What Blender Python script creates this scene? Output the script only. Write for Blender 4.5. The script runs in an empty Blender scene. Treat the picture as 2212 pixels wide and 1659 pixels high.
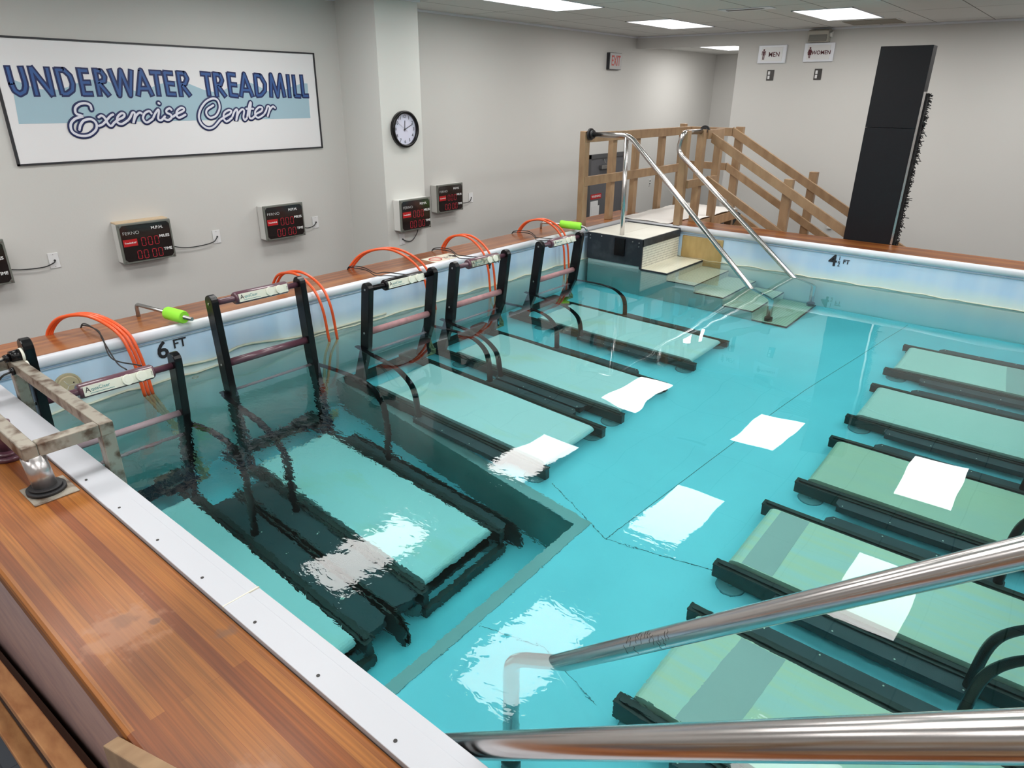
import bpy, bmesh, math, random
from mathutils import Vector, Matrix
random.seed(4)
sc = bpy.context.scene
C = sc.collection
PI = math.pi
# ---------------------------------------------------------------- camera
cd = bpy.data.cameras.new('camera'); cam = bpy.data.objects.new('camera', cd); C.objects.link(cam)
cd.sensor_width = 36.0; cd.lens = 1474.562/2212*36.0; cd.clip_start = 0.02; cd.clip_end = 60
_r = Vector((0.76747976, 0.64102275, 0.0080403)); _u = Vector((-0.2564738, 0.29552657, 0.92026368)); _d = Vector((-0.58753383, 0.70834588, -0.3912162))
M = Matrix((_r, _u, -_d)).transposed().to_4x4(); M.translation = Vector((4.391172, -0.79975427, 1.4)); cam.matrix_world = M
sc.camera = cam
# ---------------------------------------------------------------- world, colour, lights
w = bpy.data.worlds.new('world'); sc.world = w; w.use_nodes = True
w.node_tree.nodes['Background'].inputs[0].default_value = (0.8, 0.85, 0.9, 1); w.node_tree.nodes['Background'].inputs[1].default_value = 0.05
vs = sc.view_settings; vs.view_transform = 'Standard'; vs.look = 'None'; vs.gamma = 1; vs.use_curve_mapping = False; vs.exposure = 0.0
cy = sc.cycles
cy.use_adaptive_sampling = True; cy.adaptive_threshold = 0.02; cy.adaptive_min_samples = 16
cy.max_bounces = 12; cy.diffuse_bounces = 4; cy.glossy_bounces = 5; cy.transmission_bounces = 10; cy.volume_bounces = 0; cy.transparent_max_bounces = 12
cy.caustics_refractive = True; cy.caustics_reflective = False; cy.use_denoising = True; cy.denoiser = 'OPENIMAGEDENOISE'
cy.sample_clamp_indirect = 8.0; cy.blur_glossy = 0.5
WX, YF, ZC, ZW, L, PX = -1.88, 9.81, 2.25, -0.365, 6.66, 5.58   # left wall, far wall, ceiling, water, pool length and width
FZ = -1.5                                                        # room floor
LIGHT_W = 23.0
GRID = [(-0.74+0.02+2.071*i, 2.145+2.705*j) for i in range(-0, 4) for j in range(-2, 3)]  # rearmost row is unseen, added to brighten the near side panel and handrails
lamp_slots = []
for gx, gy in GRID:
    ld = bpy.data.lights.new('panel_light', 'AREA'); ld.shape = 'RECTANGLE'; ld.size = 0.60; ld.size_y = 1.21
    ld.energy = LIGHT_W; ld.color = (1.0, 0.985, 0.955)
    try: ld.cycles.is_caustics_light = True
    except Exception: pass
    lo = bpy.data.objects.new('panel_light', ld); lo.location = (gx+0.305, gy+0.61, ZC-0.012); lo['kind'] = 'helper'
    lamp_slots.append((lo, gx, gy))

# ---------------------------------------------------------------- materials
MATS = {}
def mat(name, col, rough=0.5, metal=0.0, spec=0.5, noise=None, bump=None, emit=None, coat=0.0, mix=None):
    """noise=(scale, amount) shifts the value; bump=(scale, strength); mix=(colour2, scale, lo, hi, detail, stretch)"""
    m = bpy.data.materials.new(name); m.use_nodes = True; nt = m.node_tree; N = nt.nodes; K = nt.links
    b = N['Principled BSDF']; b.inputs['Base Color'].default_value = (*col, 1); b.inputs['Roughness'].default_value = rough
    b.inputs['Metallic'].default_value = metal; b.inputs['Specular IOR Level'].default_value = spec; b.inputs['Coat Weight'].default_value = coat
    b.inputs['Coat Roughness'].default_value = 0.12
    tc = N.new('ShaderNodeTexCoord')
    if mix:
        c2, s, lo, hi, det, st = mix
        mp = N.new('ShaderNodeMapping'); mp.inputs['Scale'].default_value = st; K.new(tc.outputs['Object'], mp.inputs[0])
        nz = N.new('ShaderNodeTexNoise'); nz.inputs['Scale'].default_value = s; nz.inputs['Detail'].default_value = det; K.new(mp.outputs[0], nz.inputs[0])
        mr = N.new('ShaderNodeMapRange'); mr.inputs[1].default_value = lo; mr.inputs[2].default_value = hi; K.new(nz.outputs[0], mr.inputs[0])
        mx = N.new('ShaderNodeMixRGB'); mx.inputs[1].default_value = (*col, 1); mx.inputs[2].default_value = (*c2, 1)
        K.new(mr.outputs[0], mx.inputs[0]); K.new(mx.outputs[0], b.inputs['Base Color'])
    elif noise:
        nz = N.new('ShaderNodeTexNoise'); nz.inputs['Scale'].default_value = noise[0]; nz.inputs['Detail'].default_value = 4; K.new(tc.outputs['Object'], nz.inputs[0])
        a = noise[1]; mx = N.new('ShaderNodeMixRGB'); mx.inputs[1].default_value = tuple(c*(1-a) for c in col)+(1,); mx.inputs[2].default_value = tuple(min(1, c*(1+a)) for c in col)+(1,)
        K.new(nz.outputs[0], mx.inputs[0]); K.new(mx.outputs[0], b.inputs['Base Color'])
    if bump:
        n2 = N.new('ShaderNodeTexNoise'); n2.inputs['Scale'].default_value = bump[0]; n2.inputs['Detail'].default_value = 3; K.new(tc.outputs['Object'], n2.inputs[0])
        bp = N.new('ShaderNodeBump'); bp.inputs['Strength'].default_value = bump[1]; bp.inputs['Distance'].default_value = 0.01
        K.new(n2.outputs[0], bp.inputs['Height']); K.new(bp.outputs[0], b.inputs['Normal'])
    if emit:
        b.inputs['Emission Color'].default_value = (*emit[0], 1); b.inputs['Emission Strength'].default_value = emit[1]
    MATS[name] = m; return m
def wood_mat(name, cols, axis, plank=0.035, length=0.9, rough=0.3, coat=0.5, worn=False, grain=1.0):
    """edge-glued boards running along one world axis"""
    m = bpy.data.materials.new(name); m.use_nodes = True; nt = m.node_tree; N = nt.nodes; K = nt.links; b = N['Principled BSDF']
    tc = N.new('ShaderNodeTexCoord'); mp = N.new('ShaderNodeMapping')
    if axis == 'y': mp.inputs['Rotation'].default_value = (0, 0, PI/2)
    K.new(tc.outputs['Object'], mp.inputs[0])
    br = N.new('ShaderNodeTexBrick'); br.offset = 0.37; br.inputs['Scale'].default_value = 1.0; br.inputs['Brick Width'].default_value = length; br.inputs['Row Height'].default_value = plank
    br.inputs['Mortar Size'].default_value = 0.0004; br.inputs['Mortar'].default_value = (0.06, 0.02, 0.008, 1); br.inputs['Color1'].default_value = (0, 0, 0, 1); br.inputs['Color2'].default_value = (1, 1, 1, 1)
    br.inputs['Bias'].default_value = 0.0; K.new(mp.outputs[0], br.inputs[0])
    rp = N.new('ShaderNodeValToRGB'); rp.color_ramp.elements[0].color = (*cols[0], 1); rp.color_ramp.elements[1].color = (*cols[2], 1); e = rp.color_ramp.elements.new(0.55); e.color = (*cols[1], 1)
    K.new(br.outputs[0], rp.inputs[0])
    m2 = N.new('ShaderNodeMapping'); m2.inputs['Scale'].default_value = (1.1, 70*grain, 70*grain); K.new(mp.outputs[0], m2.inputs[0])
    nz = N.new('ShaderNodeTexNoise'); nz.inputs['Scale'].default_value = 2.0; nz.inputs['Detail'].default_value = 6; nz.inputs['Distortion'].default_value = 0.4; K.new(m2.outputs[0], nz.inputs[0])
    mr = N.new('ShaderNodeMapRange'); mr.inputs[1].default_value = 0.35; mr.inputs[2].default_value = 0.68; mr.inputs[3].default_value = 0.72; mr.inputs[4].default_value = 1.12; K.new(nz.outputs[0], mr.inputs[0])
    mx = N.new('ShaderNodeMixRGB'); mx.blend_type = 'MULTIPLY'; mx.inputs[0].default_value = 1; K.new(rp.outputs[0], mx.inputs[1]); K.new(mr.outputs[0], mx.inputs[2])
    n3 = N.new('ShaderNodeTexNoise'); n3.inputs['Scale'].default_value = 1.7; n3.inputs['Detail'].default_value = 3; K.new(tc.outputs['Object'], n3.inputs[0])
    r3 = N.new('ShaderNodeMapRange'); r3.inputs[1].default_value = 0.3; r3.inputs[2].default_value = 0.7; r3.inputs[3].default_value = 0.75; r3.inputs[4].default_value = 1.25; K.new(n3.outputs[0], r3.inputs[0])
    mx3 = N.new('ShaderNodeMixRGB'); mx3.blend_type = 'MULTIPLY'; mx3.inputs[0].default_value = 1; K.new(mx.outputs[0], mx3.inputs[1]); K.new(r3.outputs[0], mx3.inputs[2])
    last = mx3.outputs[0]; rr = None
    if worn:
        for cx, cyy, rad, colr in ((2.60, -0.34, 0.15, (0.34, 0.16, 0.085)), (3.30, -0.38, 0.12, (0.32, 0.15, 0.08)), (2.56, -0.33, 0.05, (0.14, 0.06, 0.03)), (2.63, -0.27, 0.024, (0.05, 0.03, 0.03)), (2.83, -0.16, 0.045, (0.12, 0.07, 0.05))):
            sb = N.new('ShaderNodeVectorMath'); sb.operation = 'SUBTRACT'; sb.inputs[1].default_value = (cx, cyy, 0); K.new(tc.outputs['Object'], sb.inputs[0])
            ln = N.new('ShaderNodeVectorMath'); ln.operation = 'LENGTH'; K.new(sb.outputs[0], ln.inputs[0])
            n5 = N.new('ShaderNodeTexNoise'); n5.inputs['Scale'].default_value = 22; n5.inputs['Detail'].default_value = 6; K.new(tc.outputs['Object'], n5.inputs[0])
            ad = N.new('ShaderNodeMath'); ad.operation = 'MULTIPLY_ADD'; ad.inputs[1].default_value = rad*1.6; K.new(n5.outputs[0], ad.inputs[0]); K.new(ln.outputs['Value'], ad.inputs[2])
            m5 = N.new('ShaderNodeMapRange'); m5.inputs[1].default_value = rad*1.55; m5.inputs[2].default_value = rad*1.25; m5.inputs[3].default_value = 0; m5.inputs[4].default_value = 0.5; K.new(ad.outputs[0], m5.inputs[0])
            mm = N.new('ShaderNodeMixRGB'); mm.inputs[2].default_value = (*colr, 1); K.new(m5.outputs[0], mm.inputs[0]); K.new(last, mm.inputs[1]); last = mm.outputs[0]
    K.new(last, b.inputs['Base Color'])
    b.inputs['Roughness'].default_value = rough; b.inputs['Coat Weight'].default_value = coat; b.inputs['Coat Roughness'].default_value = 0.15; b.inputs['Specular IOR Level'].default_value = 0.35
    bp = N.new('ShaderNodeBump'); bp.inputs['Strength'].default_value = 0.15; bp.inputs['Distance'].default_value = 0.002; K.new(nz.outputs[0], bp.inputs['Height']); K.new(bp.outputs[0], b.inputs['Normal'])
    MATS[name] = m; return m
def grid_mat(name, col, line, sx, sy, width, rough=0.4, axes='xy', offset=0.0, loc=(0, 0, 0)):
    m = bpy.data.materials.new(name); m.use_nodes = True; nt = m.node_tree; N = nt.nodes; K = nt.links; b = N['Principled BSDF']
    tc = N.new('ShaderNodeTexCoord'); sp = N.new('ShaderNodeSeparateXYZ'); K.new(tc.outputs['Object'], sp.inputs[0]); cb = N.new('ShaderNodeCombineXYZ')
    K.new(sp.outputs['XYZ'.index(axes[0].upper())], cb.inputs[0]); K.new(sp.outputs['XYZ'.index(axes[1].upper())], cb.inputs[1])
    mp = N.new('ShaderNodeMapping'); mp.inputs['Location'].default_value = loc; K.new(cb.outputs[0], mp.inputs[0])
    br = N.new('ShaderNodeTexBrick'); br.offset = offset; br.inputs['Scale'].default_value = 1; br.inputs['Brick Width'].default_value = sx; br.inputs['Row Height'].default_value = sy
    br.inputs['Mortar Size'].default_value = width; br.inputs['Mortar'].default_value = (*line, 1); br.inputs['Color1'].default_value = (*[c*0.96 for c in col], 1); br.inputs['Color2'].default_value = (*col, 1)
    K.new(mp.outputs[0], br.inputs[0]); K.new(br.outputs[0], b.inputs['Base Color']); b.inputs['Roughness'].default_value = rough
    MATS[name] = m; return m

mat('wall_paint', (0.60, 0.59, 0.57), 0.62, noise=(1.2, 0.03), bump=(60, 0.05), spec=0.3)
mat('pillar_paint', (0.65, 0.65, 0.625), 0.6, spec=0.3)
grid_mat('ceiling_tile', (0.68, 0.675, 0.65), (0.16, 0.155, 0.14), 1.22, 0.61, 0.006, 0.9, 'yx', 0.0, (-2.145+1.22*5, 0.72+0.61*5, 0))
grid_mat('floor_tile', (0.10, 0.115, 0.14), (0.05, 0.055, 0.07), 0.3, 0.3, 0.003, 0.5)
wood_mat('coping_x', [(0.175, 0.045, 0.009), (0.225, 0.066, 0.012), (0.32, 0.115, 0.021)], 'x', 0.036, 4.7, 0.42, 0.08, worn=True)
wood_mat('coping_y', [(0.18, 0.055, 0.018), (0.28, 0.09, 0.028), (0.42, 0.16, 0.045)], 'y', 0.036, 3.1, 0.32, 0.4)
mat('fence_wood', (0.35, 0.225, 0.125), 0.5, mix=((0.25, 0.15, 0.08), 4, 0.35, 0.7, 5, (3, 3, 1.2)), coat=0.15)
mat('deck_wood', (0.40, 0.25, 0.14), 0.6, mix=((0.26, 0.15, 0.08), 5, 0.4, 0.7, 5, (1, 4, 1)))
mat('plywood_pink', (0.50, 0.34, 0.31), 0.5, mix=((0.38, 0.26, 0.26), 5, 0.35, 0.7, 4, (1, 1, 6)), coat=0.2)
mat('ledge_wood', (0.55, 0.26, 0.10), 0.5, mix=((0.38, 0.15, 0.05), 5, 0.35, 0.7, 4, (1, 6, 6)))
mat('recess_shade', (0.10, 0.04, 0.015), 0.6)
mat('liner', (0.345, 0.86, 0.985), 0.32, mix=((0.33, 0.82, 0.95), 3, 0.3, 0.7, 2, (1, 1, 1)), spec=0.4)
mat('liner_wall', (0.60, 0.75, 0.91), 0.3, mix=((0.50, 0.68, 0.88), 2.2, 0.35, 0.65, 2, (2.5, 2.5, 0.25)), spec=0.5)
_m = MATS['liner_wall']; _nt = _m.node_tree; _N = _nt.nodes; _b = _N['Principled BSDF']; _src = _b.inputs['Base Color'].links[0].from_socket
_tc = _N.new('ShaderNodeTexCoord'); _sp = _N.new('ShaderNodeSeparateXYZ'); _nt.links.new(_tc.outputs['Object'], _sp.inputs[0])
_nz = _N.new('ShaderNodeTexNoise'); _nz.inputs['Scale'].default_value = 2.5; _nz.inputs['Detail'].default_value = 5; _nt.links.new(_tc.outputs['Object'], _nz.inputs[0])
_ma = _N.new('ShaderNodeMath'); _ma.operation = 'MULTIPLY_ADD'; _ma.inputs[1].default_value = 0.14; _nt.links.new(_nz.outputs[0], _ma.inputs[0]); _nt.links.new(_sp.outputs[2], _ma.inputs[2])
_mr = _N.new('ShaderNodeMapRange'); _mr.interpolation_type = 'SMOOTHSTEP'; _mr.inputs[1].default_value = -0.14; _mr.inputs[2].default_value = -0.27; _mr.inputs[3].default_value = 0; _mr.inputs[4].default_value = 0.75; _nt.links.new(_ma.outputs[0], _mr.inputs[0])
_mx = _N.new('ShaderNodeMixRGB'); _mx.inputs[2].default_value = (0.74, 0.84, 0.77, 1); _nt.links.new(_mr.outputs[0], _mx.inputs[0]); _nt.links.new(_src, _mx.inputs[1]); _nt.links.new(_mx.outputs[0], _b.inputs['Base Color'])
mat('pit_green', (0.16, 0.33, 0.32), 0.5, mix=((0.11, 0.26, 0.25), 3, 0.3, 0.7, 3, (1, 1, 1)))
mat('seam_grey', (0.36, 0.50, 0.50), 0.5)
mat('seam_line', (0.16, 0.32, 0.38), 0.6)
mat('cap_white', (0.76, 0.78, 0.84), 0.28, coat=0.2)
mat('cap_flat', (0.50, 0.51, 0.55), 0.4)
mat('cap_blue', (0.42, 0.52, 0.60), 0.4)
mat('scum_cream', (0.62, 0.64, 0.52), 0.6)
mat('black_plastic', (0.004, 0.004, 0.005), 0.25, mix=((0.009, 0.009, 0.010), 6, 0.5, 0.75, 3, (1, 1, 1)), spec=0.3)
mat('black_frame', (0.016, 0.020, 0.018), 0.45, mix=((0.035, 0.04, 0.03), 5, 0.5, 0.75, 4, (1, 1, 1)))
mat('side_step', (0.05, 0.065, 0.075), 0.55, noise=(9, 0.2))
mat('belt_cream', (0.83, 0.93, 0.92), 0.5, mix=((0.82, 0.86, 0.66), 1.6, 0.6, 0.9, 3, (1, 2.5, 1)))
mat('belt_olive', (0.80, 0.80, 0.54), 0.5, mix=((0.68, 0.80, 0.72), 1.8, 0.3, 0.7, 5, (0.5, 9, 1)))
mat('belt_sage', (0.62, 0.68, 0.54), 0.5, mix=((0.66, 0.70, 0.50), 2, 0.4, 0.7, 3, (0.6, 3, 1)))
mat('belt_pale', (0.76, 0.83, 0.74), 0.5, noise=(2, 0.04))
mat('belt_seam', (0.52, 0.56, 0.52), 0.5)
mat('purple', (0.11, 0.045, 0.065), 0.3, coat=0.5)
mat('pink_faded', (0.42, 0.22, 0.23), 0.6, mix=((0.28, 0.15, 0.16), 12, 0.4, 0.7, 5, (1, 1, 1)))
mat('grey_bar', (0.26, 0.20, 0.22), 0.5)
mat('label_cream', (0.72, 0.72, 0.62), 0.45)
mat('label_worn', (0.40, 0.40, 0.32), 0.6, mix=((0.16, 0.17, 0.13), 40, 0.5, 0.6, 3, (1, 1, 1)))
mat('button_cream', (0.78, 0.78, 0.68), 0.4)
mat('ink_black', (0.02, 0.02, 0.025), 0.5)
mat('ink_teal', (0.03, 0.22, 0.24), 0.5)
mat('orange_hose', (0.78, 0.10, 0.018), 0.35, coat=0.3)
mat('hose_under', (0.45, 0.40, 0.22), 0.5)
mat('black_cable', (0.012, 0.012, 0.013), 0.4)
mat('steel', (0.60, 0.57, 0.56), 0.2, 1.0, noise=(30, 0.05))
mat('steel_dull', (0.42, 0.41, 0.40), 0.3, 1.0)
mat('steel_brushed', (0.55, 0.52, 0.52), 0.3, 0.85)
mat('rusty_steel', (0.37, 0.335, 0.28), 0.4, 0.45, mix=((0.12, 0.075, 0.05), 17, 0.46, 0.66, 9, (1, 1, 1)))
mat('rubber', (0.015, 0.015, 0.017), 0.5)
mat('green_foam', (0.33, 0.86, 0.05), 0.7)
mat('case_beige', (0.72, 0.715, 0.69), 0.45)
mat('case_tan', (0.66, 0.50, 0.33), 0.5)
mat('lid_grey', (0.16, 0.17, 0.15), 0.3)
mat('screen_black', (0.012, 0.010, 0.010), 0.12, coat=0.5)
mat('digit_red', (0.20, 0.008, 0.012), 0.4, emit=((0.85, 0.04, 0.08), 0.16))
mat('tag_red', (0.45, 0.012, 0.015), 0.4)
mat('text_white', (0.8, 0.8, 0.8), 0.5)
mat('text_silver', (0.5, 0.5, 0.5), 0.4)
mat('plate_white', (0.74, 0.74, 0.75), 0.35)
mat('sign_white', (0.79, 0.78, 0.80), 0.4)
mat('sign_blue', (0.36, 0.52, 0.61), 0.45)
mat('navy', (0.008, 0.016, 0.09), 0.45)
mat('letter_blue', (0.035, 0.10, 0.30), 0.45)
mat('script_white', (0.72, 0.72, 0.82), 0.45)
mat('maroon', (0.09, 0.006, 0.015), 0.5)
mat('dark_metal', (0.05, 0.047, 0.045), 0.4, 0.4)
mat('exit_red', (0.45, 0.05, 0.035), 0.5)
mat('exit_face', (0.36, 0.35, 0.35), 0.4)
mat('door_grey', (0.105, 0.105, 0.115), 0.4)
mat('door_frame', (0.07, 0.07, 0.075), 0.4)
mat('cloth', (0.72, 0.69, 0.66), 0.85, bump=(9, 0.5))
mat('cabinet_black', (0.009, 0.009, 0.012), 0.5, spec=0.25)
mat('bristle', (0.008, 0.008, 0.009), 0.8)
mat('step_black', (0.016, 0.02, 0.028), 0.45, mix=((0.045, 0.05, 0.06), 7, 0.5, 0.7, 5, (1, 1, 1)))
mat('step_side', (0.42, 0.55, 0.55), 0.5, noise=(3, 0.08))
mat('step_white', (0.80, 0.78, 0.70), 0.4)
grid_mat('tile_small', (0.82, 0.80, 0.70), (0.25, 0.24, 0.20), 0.028, 0.028, 0.002, 0.3, 'yz')
grid_mat('tread_tile', (0.80, 0.77, 0.62), (0.45, 0.43, 0.3), 0.026, 0.5, 0.0015, 0.3, 'xy')
mat('panel_tan', (0.48, 0.33, 0.13), 0.35, mix=((0.40, 0.27, 0.10), 6, 0.3, 0.7, 4, (3, 1, 1)), coat=0.3)
mat('disc_tan', (0.50, 0.42, 0.27), 0.4)
mat('speaker_grey', (0.20, 0.195, 0.18), 0.6)
mat('speaker_beige', (0.45, 0.43, 0.38), 0.5)
mat('suction', (0.22, 0.42, 0.46), 0.25)
mat('clock_face', (0.66, 0.66, 0.80), 0.4)
mat('notice_cream', (0.74, 0.70, 0.58), 0.4)
mat('notice_red', (0.5, 0.05, 0.04), 0.5)
mat('diffuser', (0.9, 0.9, 0.9), 0.5, emit=((1.0, 0.99, 0.97), 3.0))
mat('vent_tan', (0.28, 0.25, 0.20), 0.6)
# water
def water_mat():
    m = bpy.data.materials.new('water'); m.use_nodes = True; nt = m.node_tree; N = nt.nodes; K = nt.links
    for n in list(N): N.remove(n)
    out = N.new('ShaderNodeOutputMaterial'); g = N.new('ShaderNodeBsdfGlass'); g.inputs['IOR'].default_value = 1.33; g.inputs['Roughness'].default_value = 0.0
    va = N.new('ShaderNodeVolumeAbsorption'); va.inputs['Color'].default_value = (0.02, 0.84, 0.85, 1); va.inputs['Density'].default_value = 0.42
    K.new(g.outputs[0], out.inputs['Surface']); K.new(va.outputs[0], out.inputs['Volume'])
    tc = N.new('ShaderNodeTexCoord')
    def nz(scale, det, st=(1, 1, 1), dist=0.0):
        mp = N.new('ShaderNodeMapping'); mp.inputs['Scale'].default_value = st; K.new(tc.outputs['Object'], mp.inputs[0])
        t = N.new('ShaderNodeTexNoise'); t.inputs['Scale'].default_value = scale; t.inputs['Detail'].default_value = det; t.inputs['Distortion'].default_value = dist; K.new(mp.outputs[0], t.inputs[0]); return t.outputs[0]
    def mask(cx, cyy, rx, ry, r0, r1):
        sb = N.new('ShaderNodeVectorMath'); sb.operation = 'SUBTRACT'; sb.inputs[1].default_value = (cx, cyy, 0); K.new(tc.outputs['Object'], sb.inputs[0])
        ml = N.new('ShaderNodeVectorMath'); ml.operation = 'MULTIPLY'; ml.inputs[1].default_value = (1/rx, 1/ry, 0); K.new(sb.outputs[0], ml.inputs[0])
        ln = N.new('ShaderNodeVectorMath'); ln.operation = 'LENGTH'; K.new(ml.outputs[0], ln.inputs[0])
        mr = N.new('ShaderNodeMapRange'); mr.interpolation_type = 'SMOOTHSTEP'; mr.inputs[1].default_value = r0; mr.inputs[2].default_value = r1; mr.inputs[3].default_value = 1; mr.inputs[4].default_value = 0; K.new(ln.outputs['Value'], mr.inputs[0]); return mr.outputs[0]
    def mul(a, b):
        x = N.new('ShaderNodeMath'); x.operation = 'MULTIPLY'
        for i, v in enumerate((a, b)):
            if isinstance(v, (int, float)): x.inputs[i].default_value = v
            else: K.new(v, x.inputs[i])
        return x.outputs[0]
    def add(a, b):
        x = N.new('ShaderNodeMath'); x.operation = 'ADD'; K.new(a, x.inputs[0]); K.new(b, x.inputs[1]); return x.outputs[0]
    fine = nz(20, 2, (1, 1.7, 1), 0.6); mid = nz(7, 2, (1, 1.4, 1)); slow = nz(1.6, 1)
    m1 = mask(0.95, 0.95, 1.0, 0.8, 0.35, 1.25); m2 = mask(2.75, 0.75, 1.5, 1.0, 0.3, 1.25)
    h = add(add(mul(slow, 0.0045), mul(mul(fine, m1), 0.0013)), add(mul(mul(mid, m1), 0.0036), add(mul(mul(fine, m2), 0.0005), mul(mul(mid, m2), 0.0014))))
    bp = N.new('ShaderNodeBump'); bp.inputs['Strength'].default_value = 1.0; bp.inputs['Distance'].default_value = 1.0; K.new(h, bp.inputs['Height']); K.new(bp.outputs[0], g.inputs['Normal'])
    MATS['water'] = m
water_mat()

# ---------------------------------------------------------------- mesh helpers
def bm_new(): return bmesh.new()
def box(bm, lo, hi, bev=0.0):
    r = bmesh.ops.create_cube(bm, size=1.0); vs_ = r['verts']
    for v in vs_: v.co = Vector([(lo[i]+hi[i])/2 + v.co[i]*(hi[i]-lo[i]) for i in range(3)])
    if bev > 0:
        es = list({e for v in vs_ for e in v.link_edges}); bmesh.ops.bevel(bm, geom=es, offset=bev, segments=2, profile=0.5, affect='EDGES')
def obb(bm, a, b, wv, tv, bev=0.0):
    """bar from a to b; wv, tv half-extent vectors of the section"""
    a, b, wv, tv = map(Vector, (a, b, wv, tv)); vs_ = []
    for p in (a, b):
        for s, t in ((-1, -1), (1, -1), (1, 1), (-1, 1)): vs_.append(bm.verts.new(p+wv*s+tv*t))
    fs = [bm.faces.new([vs_[i] for i in q]) for q in ((3, 2, 1, 0), (4, 5, 6, 7), (0, 1, 5, 4), (1, 2, 6, 5), (2, 3, 7, 6), (3, 0, 4, 7))]
    bmesh.ops.recalc_face_normals(bm, faces=fs)
    if bev > 0: bmesh.ops.bevel(bm, geom=list({e for v in vs_ for e in v.link_edges}), offset=bev, segments=2, profile=0.5, affect='EDGES')
def smooth_path(pts, n=6):
    pts = [Vector(p) for p in pts]
    if len(pts) < 3: return pts
    o = []
    P = [pts[0]*2-pts[1]]+pts+[pts[-1]*2-pts[-2]]
    for i in range(1, len(P)-2):
        for k in range(n):
            t = k/n; a, b, c, d = P[i-1], P[i], P[i+1], P[i+2]
            o.append(0.5*((2*b)+(c-a)*t+(2*a-5*b+4*c-d)*t*t+(3*b-a-3*c+d)*t**3))
    o.append(pts[-1]); return o
def round_path(pts, rad, n=6):
    """polyline with arcs at the corners"""
    pts = [Vector(p) for p in pts]; o = [pts[0]]
    for i in range(1, len(pts)-1):
        a, b, c = pts[i-1], pts[i], pts[i+1]; r_ = min(rad, (a-b).length*0.45, (c-b).length*0.45)
        p = b+(a-b).normalized()*r_; q = b+(c-b).normalized()*r_
        for k in range(n+1):
            t = k/n; o.append(p*(1-t)**2+b*2*t*(1-t)+q*t*t)
    o.append(pts[-1]); return o
def tube(bm, pts, r, seg=12, cap=True):
    pts = [Vector(p) for p in pts]; rings = []; prev = None
    for i, p in enumerate(pts):
        t = (pts[min(i+1, len(pts)-1)]-pts[max(i-1, 0)]).normalized()
        if prev is None:
            up = Vector((0, 0, 1)) if abs(t.z) < 0.9 else Vector((1, 0, 0)); n = t.cross(up).normalized()
        else: n = (prev-t*prev.dot(t)).normalized()
        prev = n; b = t.cross(n)
        rr = r[i] if isinstance(r, (list, tuple)) else r
        rings.append([bm.verts.new(p+n*math.cos(2*PI*k/seg)*rr+b*math.sin(2*PI*k/seg)*rr) for k in range(seg)])
    for a, b in zip(rings, rings[1:]):
        for k in range(seg): bm.faces.new((a[k], b[k], b[(k+1) % seg], a[(k+1) % seg])).smooth = True
    if cap:
        bm.faces.new(rings[0]); bm.faces.new(rings[-1][::-1])
    bmesh.ops.recalc_face_normals(bm, faces=list(bm.faces))
def cyl(bm, a, b, r, seg=24, r2=None): tube(bm, [a, b], [r, r if r2 is None else r2], seg)
def poly(bm, pts, ext):
    """closed flat polygon extruded by the vector ext"""
    ext = Vector(ext); a = [bm.verts.new(Vector(p)) for p in pts]; b = [bm.verts.new(Vector(p)+ext) for p in pts]
    f = [bm.faces.new(a), bm.faces.new(b[::-1])]
    for i in range(len(a)): j = (i+1) % len(a); f.append(bm.faces.new((a[j], a[i], b[i], b[j])))
    bmesh.ops.recalc_face_normals(bm, faces=f)
def obj(name, bm, m, parent=None, loc=None):
    me = bpy.data.meshes.new(name); bm.to_mesh(me); bm.free(); me.materials.append(MATS[m]); o = bpy.data.objects.new(name, me); C.objects.link(o)
    if parent: o.parent = parent
    if loc: o.location = loc
    return o
def tag(o, label, cat, group=None):
    o['label'] = label; o['category'] = cat
    if group: o['group'] = group
    return o
def thing(name, label, cat, loc=(0, 0, 0), rz=0.0, group=None):
    o = bpy.data.objects.new(name, None); C.objects.link(o); o.empty_display_size = 0.1; o.location = loc; o.rotation_euler = (0, 0, rz); return tag(o, label, cat, group)
def struct(o): o['kind'] = 'structure'; return o
def part(name, m, parent, fn, label=None):
    bm = bm_new(); fn(bm); o = obj(name, bm, m, parent)
    if label: o['label'] = label
    return o
def text(name, s, size, m, parent, origin, right, up, ext=0.0008, align='CENTER', bold=0.0, sx=1.0):
    cu = bpy.data.curves.new(name, 'FONT'); cu.body = s; cu.size = size; cu.extrude = ext; cu.align_x = align; cu.align_y = 'CENTER'; cu.offset = bold; cu.resolution_u = 3
    t = bpy.data.objects.new(name, cu); C.objects.link(t); bpy.context.view_layer.update()
    me = bpy.data.meshes.new_from_object(t.evaluated_get(bpy.context.evaluated_depsgraph_get())); bpy.data.objects.remove(t)
    r_ = Vector(right).normalized()*sx; u_ = Vector(up).normalized(); n_ = r_.cross(u_).normalized()
    for v in me.vertices: v.co = Vector(origin)+r_*v.co.x+u_*v.co.y+n_*v.co.z
    me.materials.clear(); me.materials.append(MATS[m]); o = bpy.data.objects.new(name, me); C.objects.link(o)
    if parent: o.parent = parent
    return o
def copy_tree(o, parent=None):
    c = o.copy(); C.objects.link(c)
    if parent: c.parent = parent
    for ch in list(o.children): copy_tree(ch, c)
    return c
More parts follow.
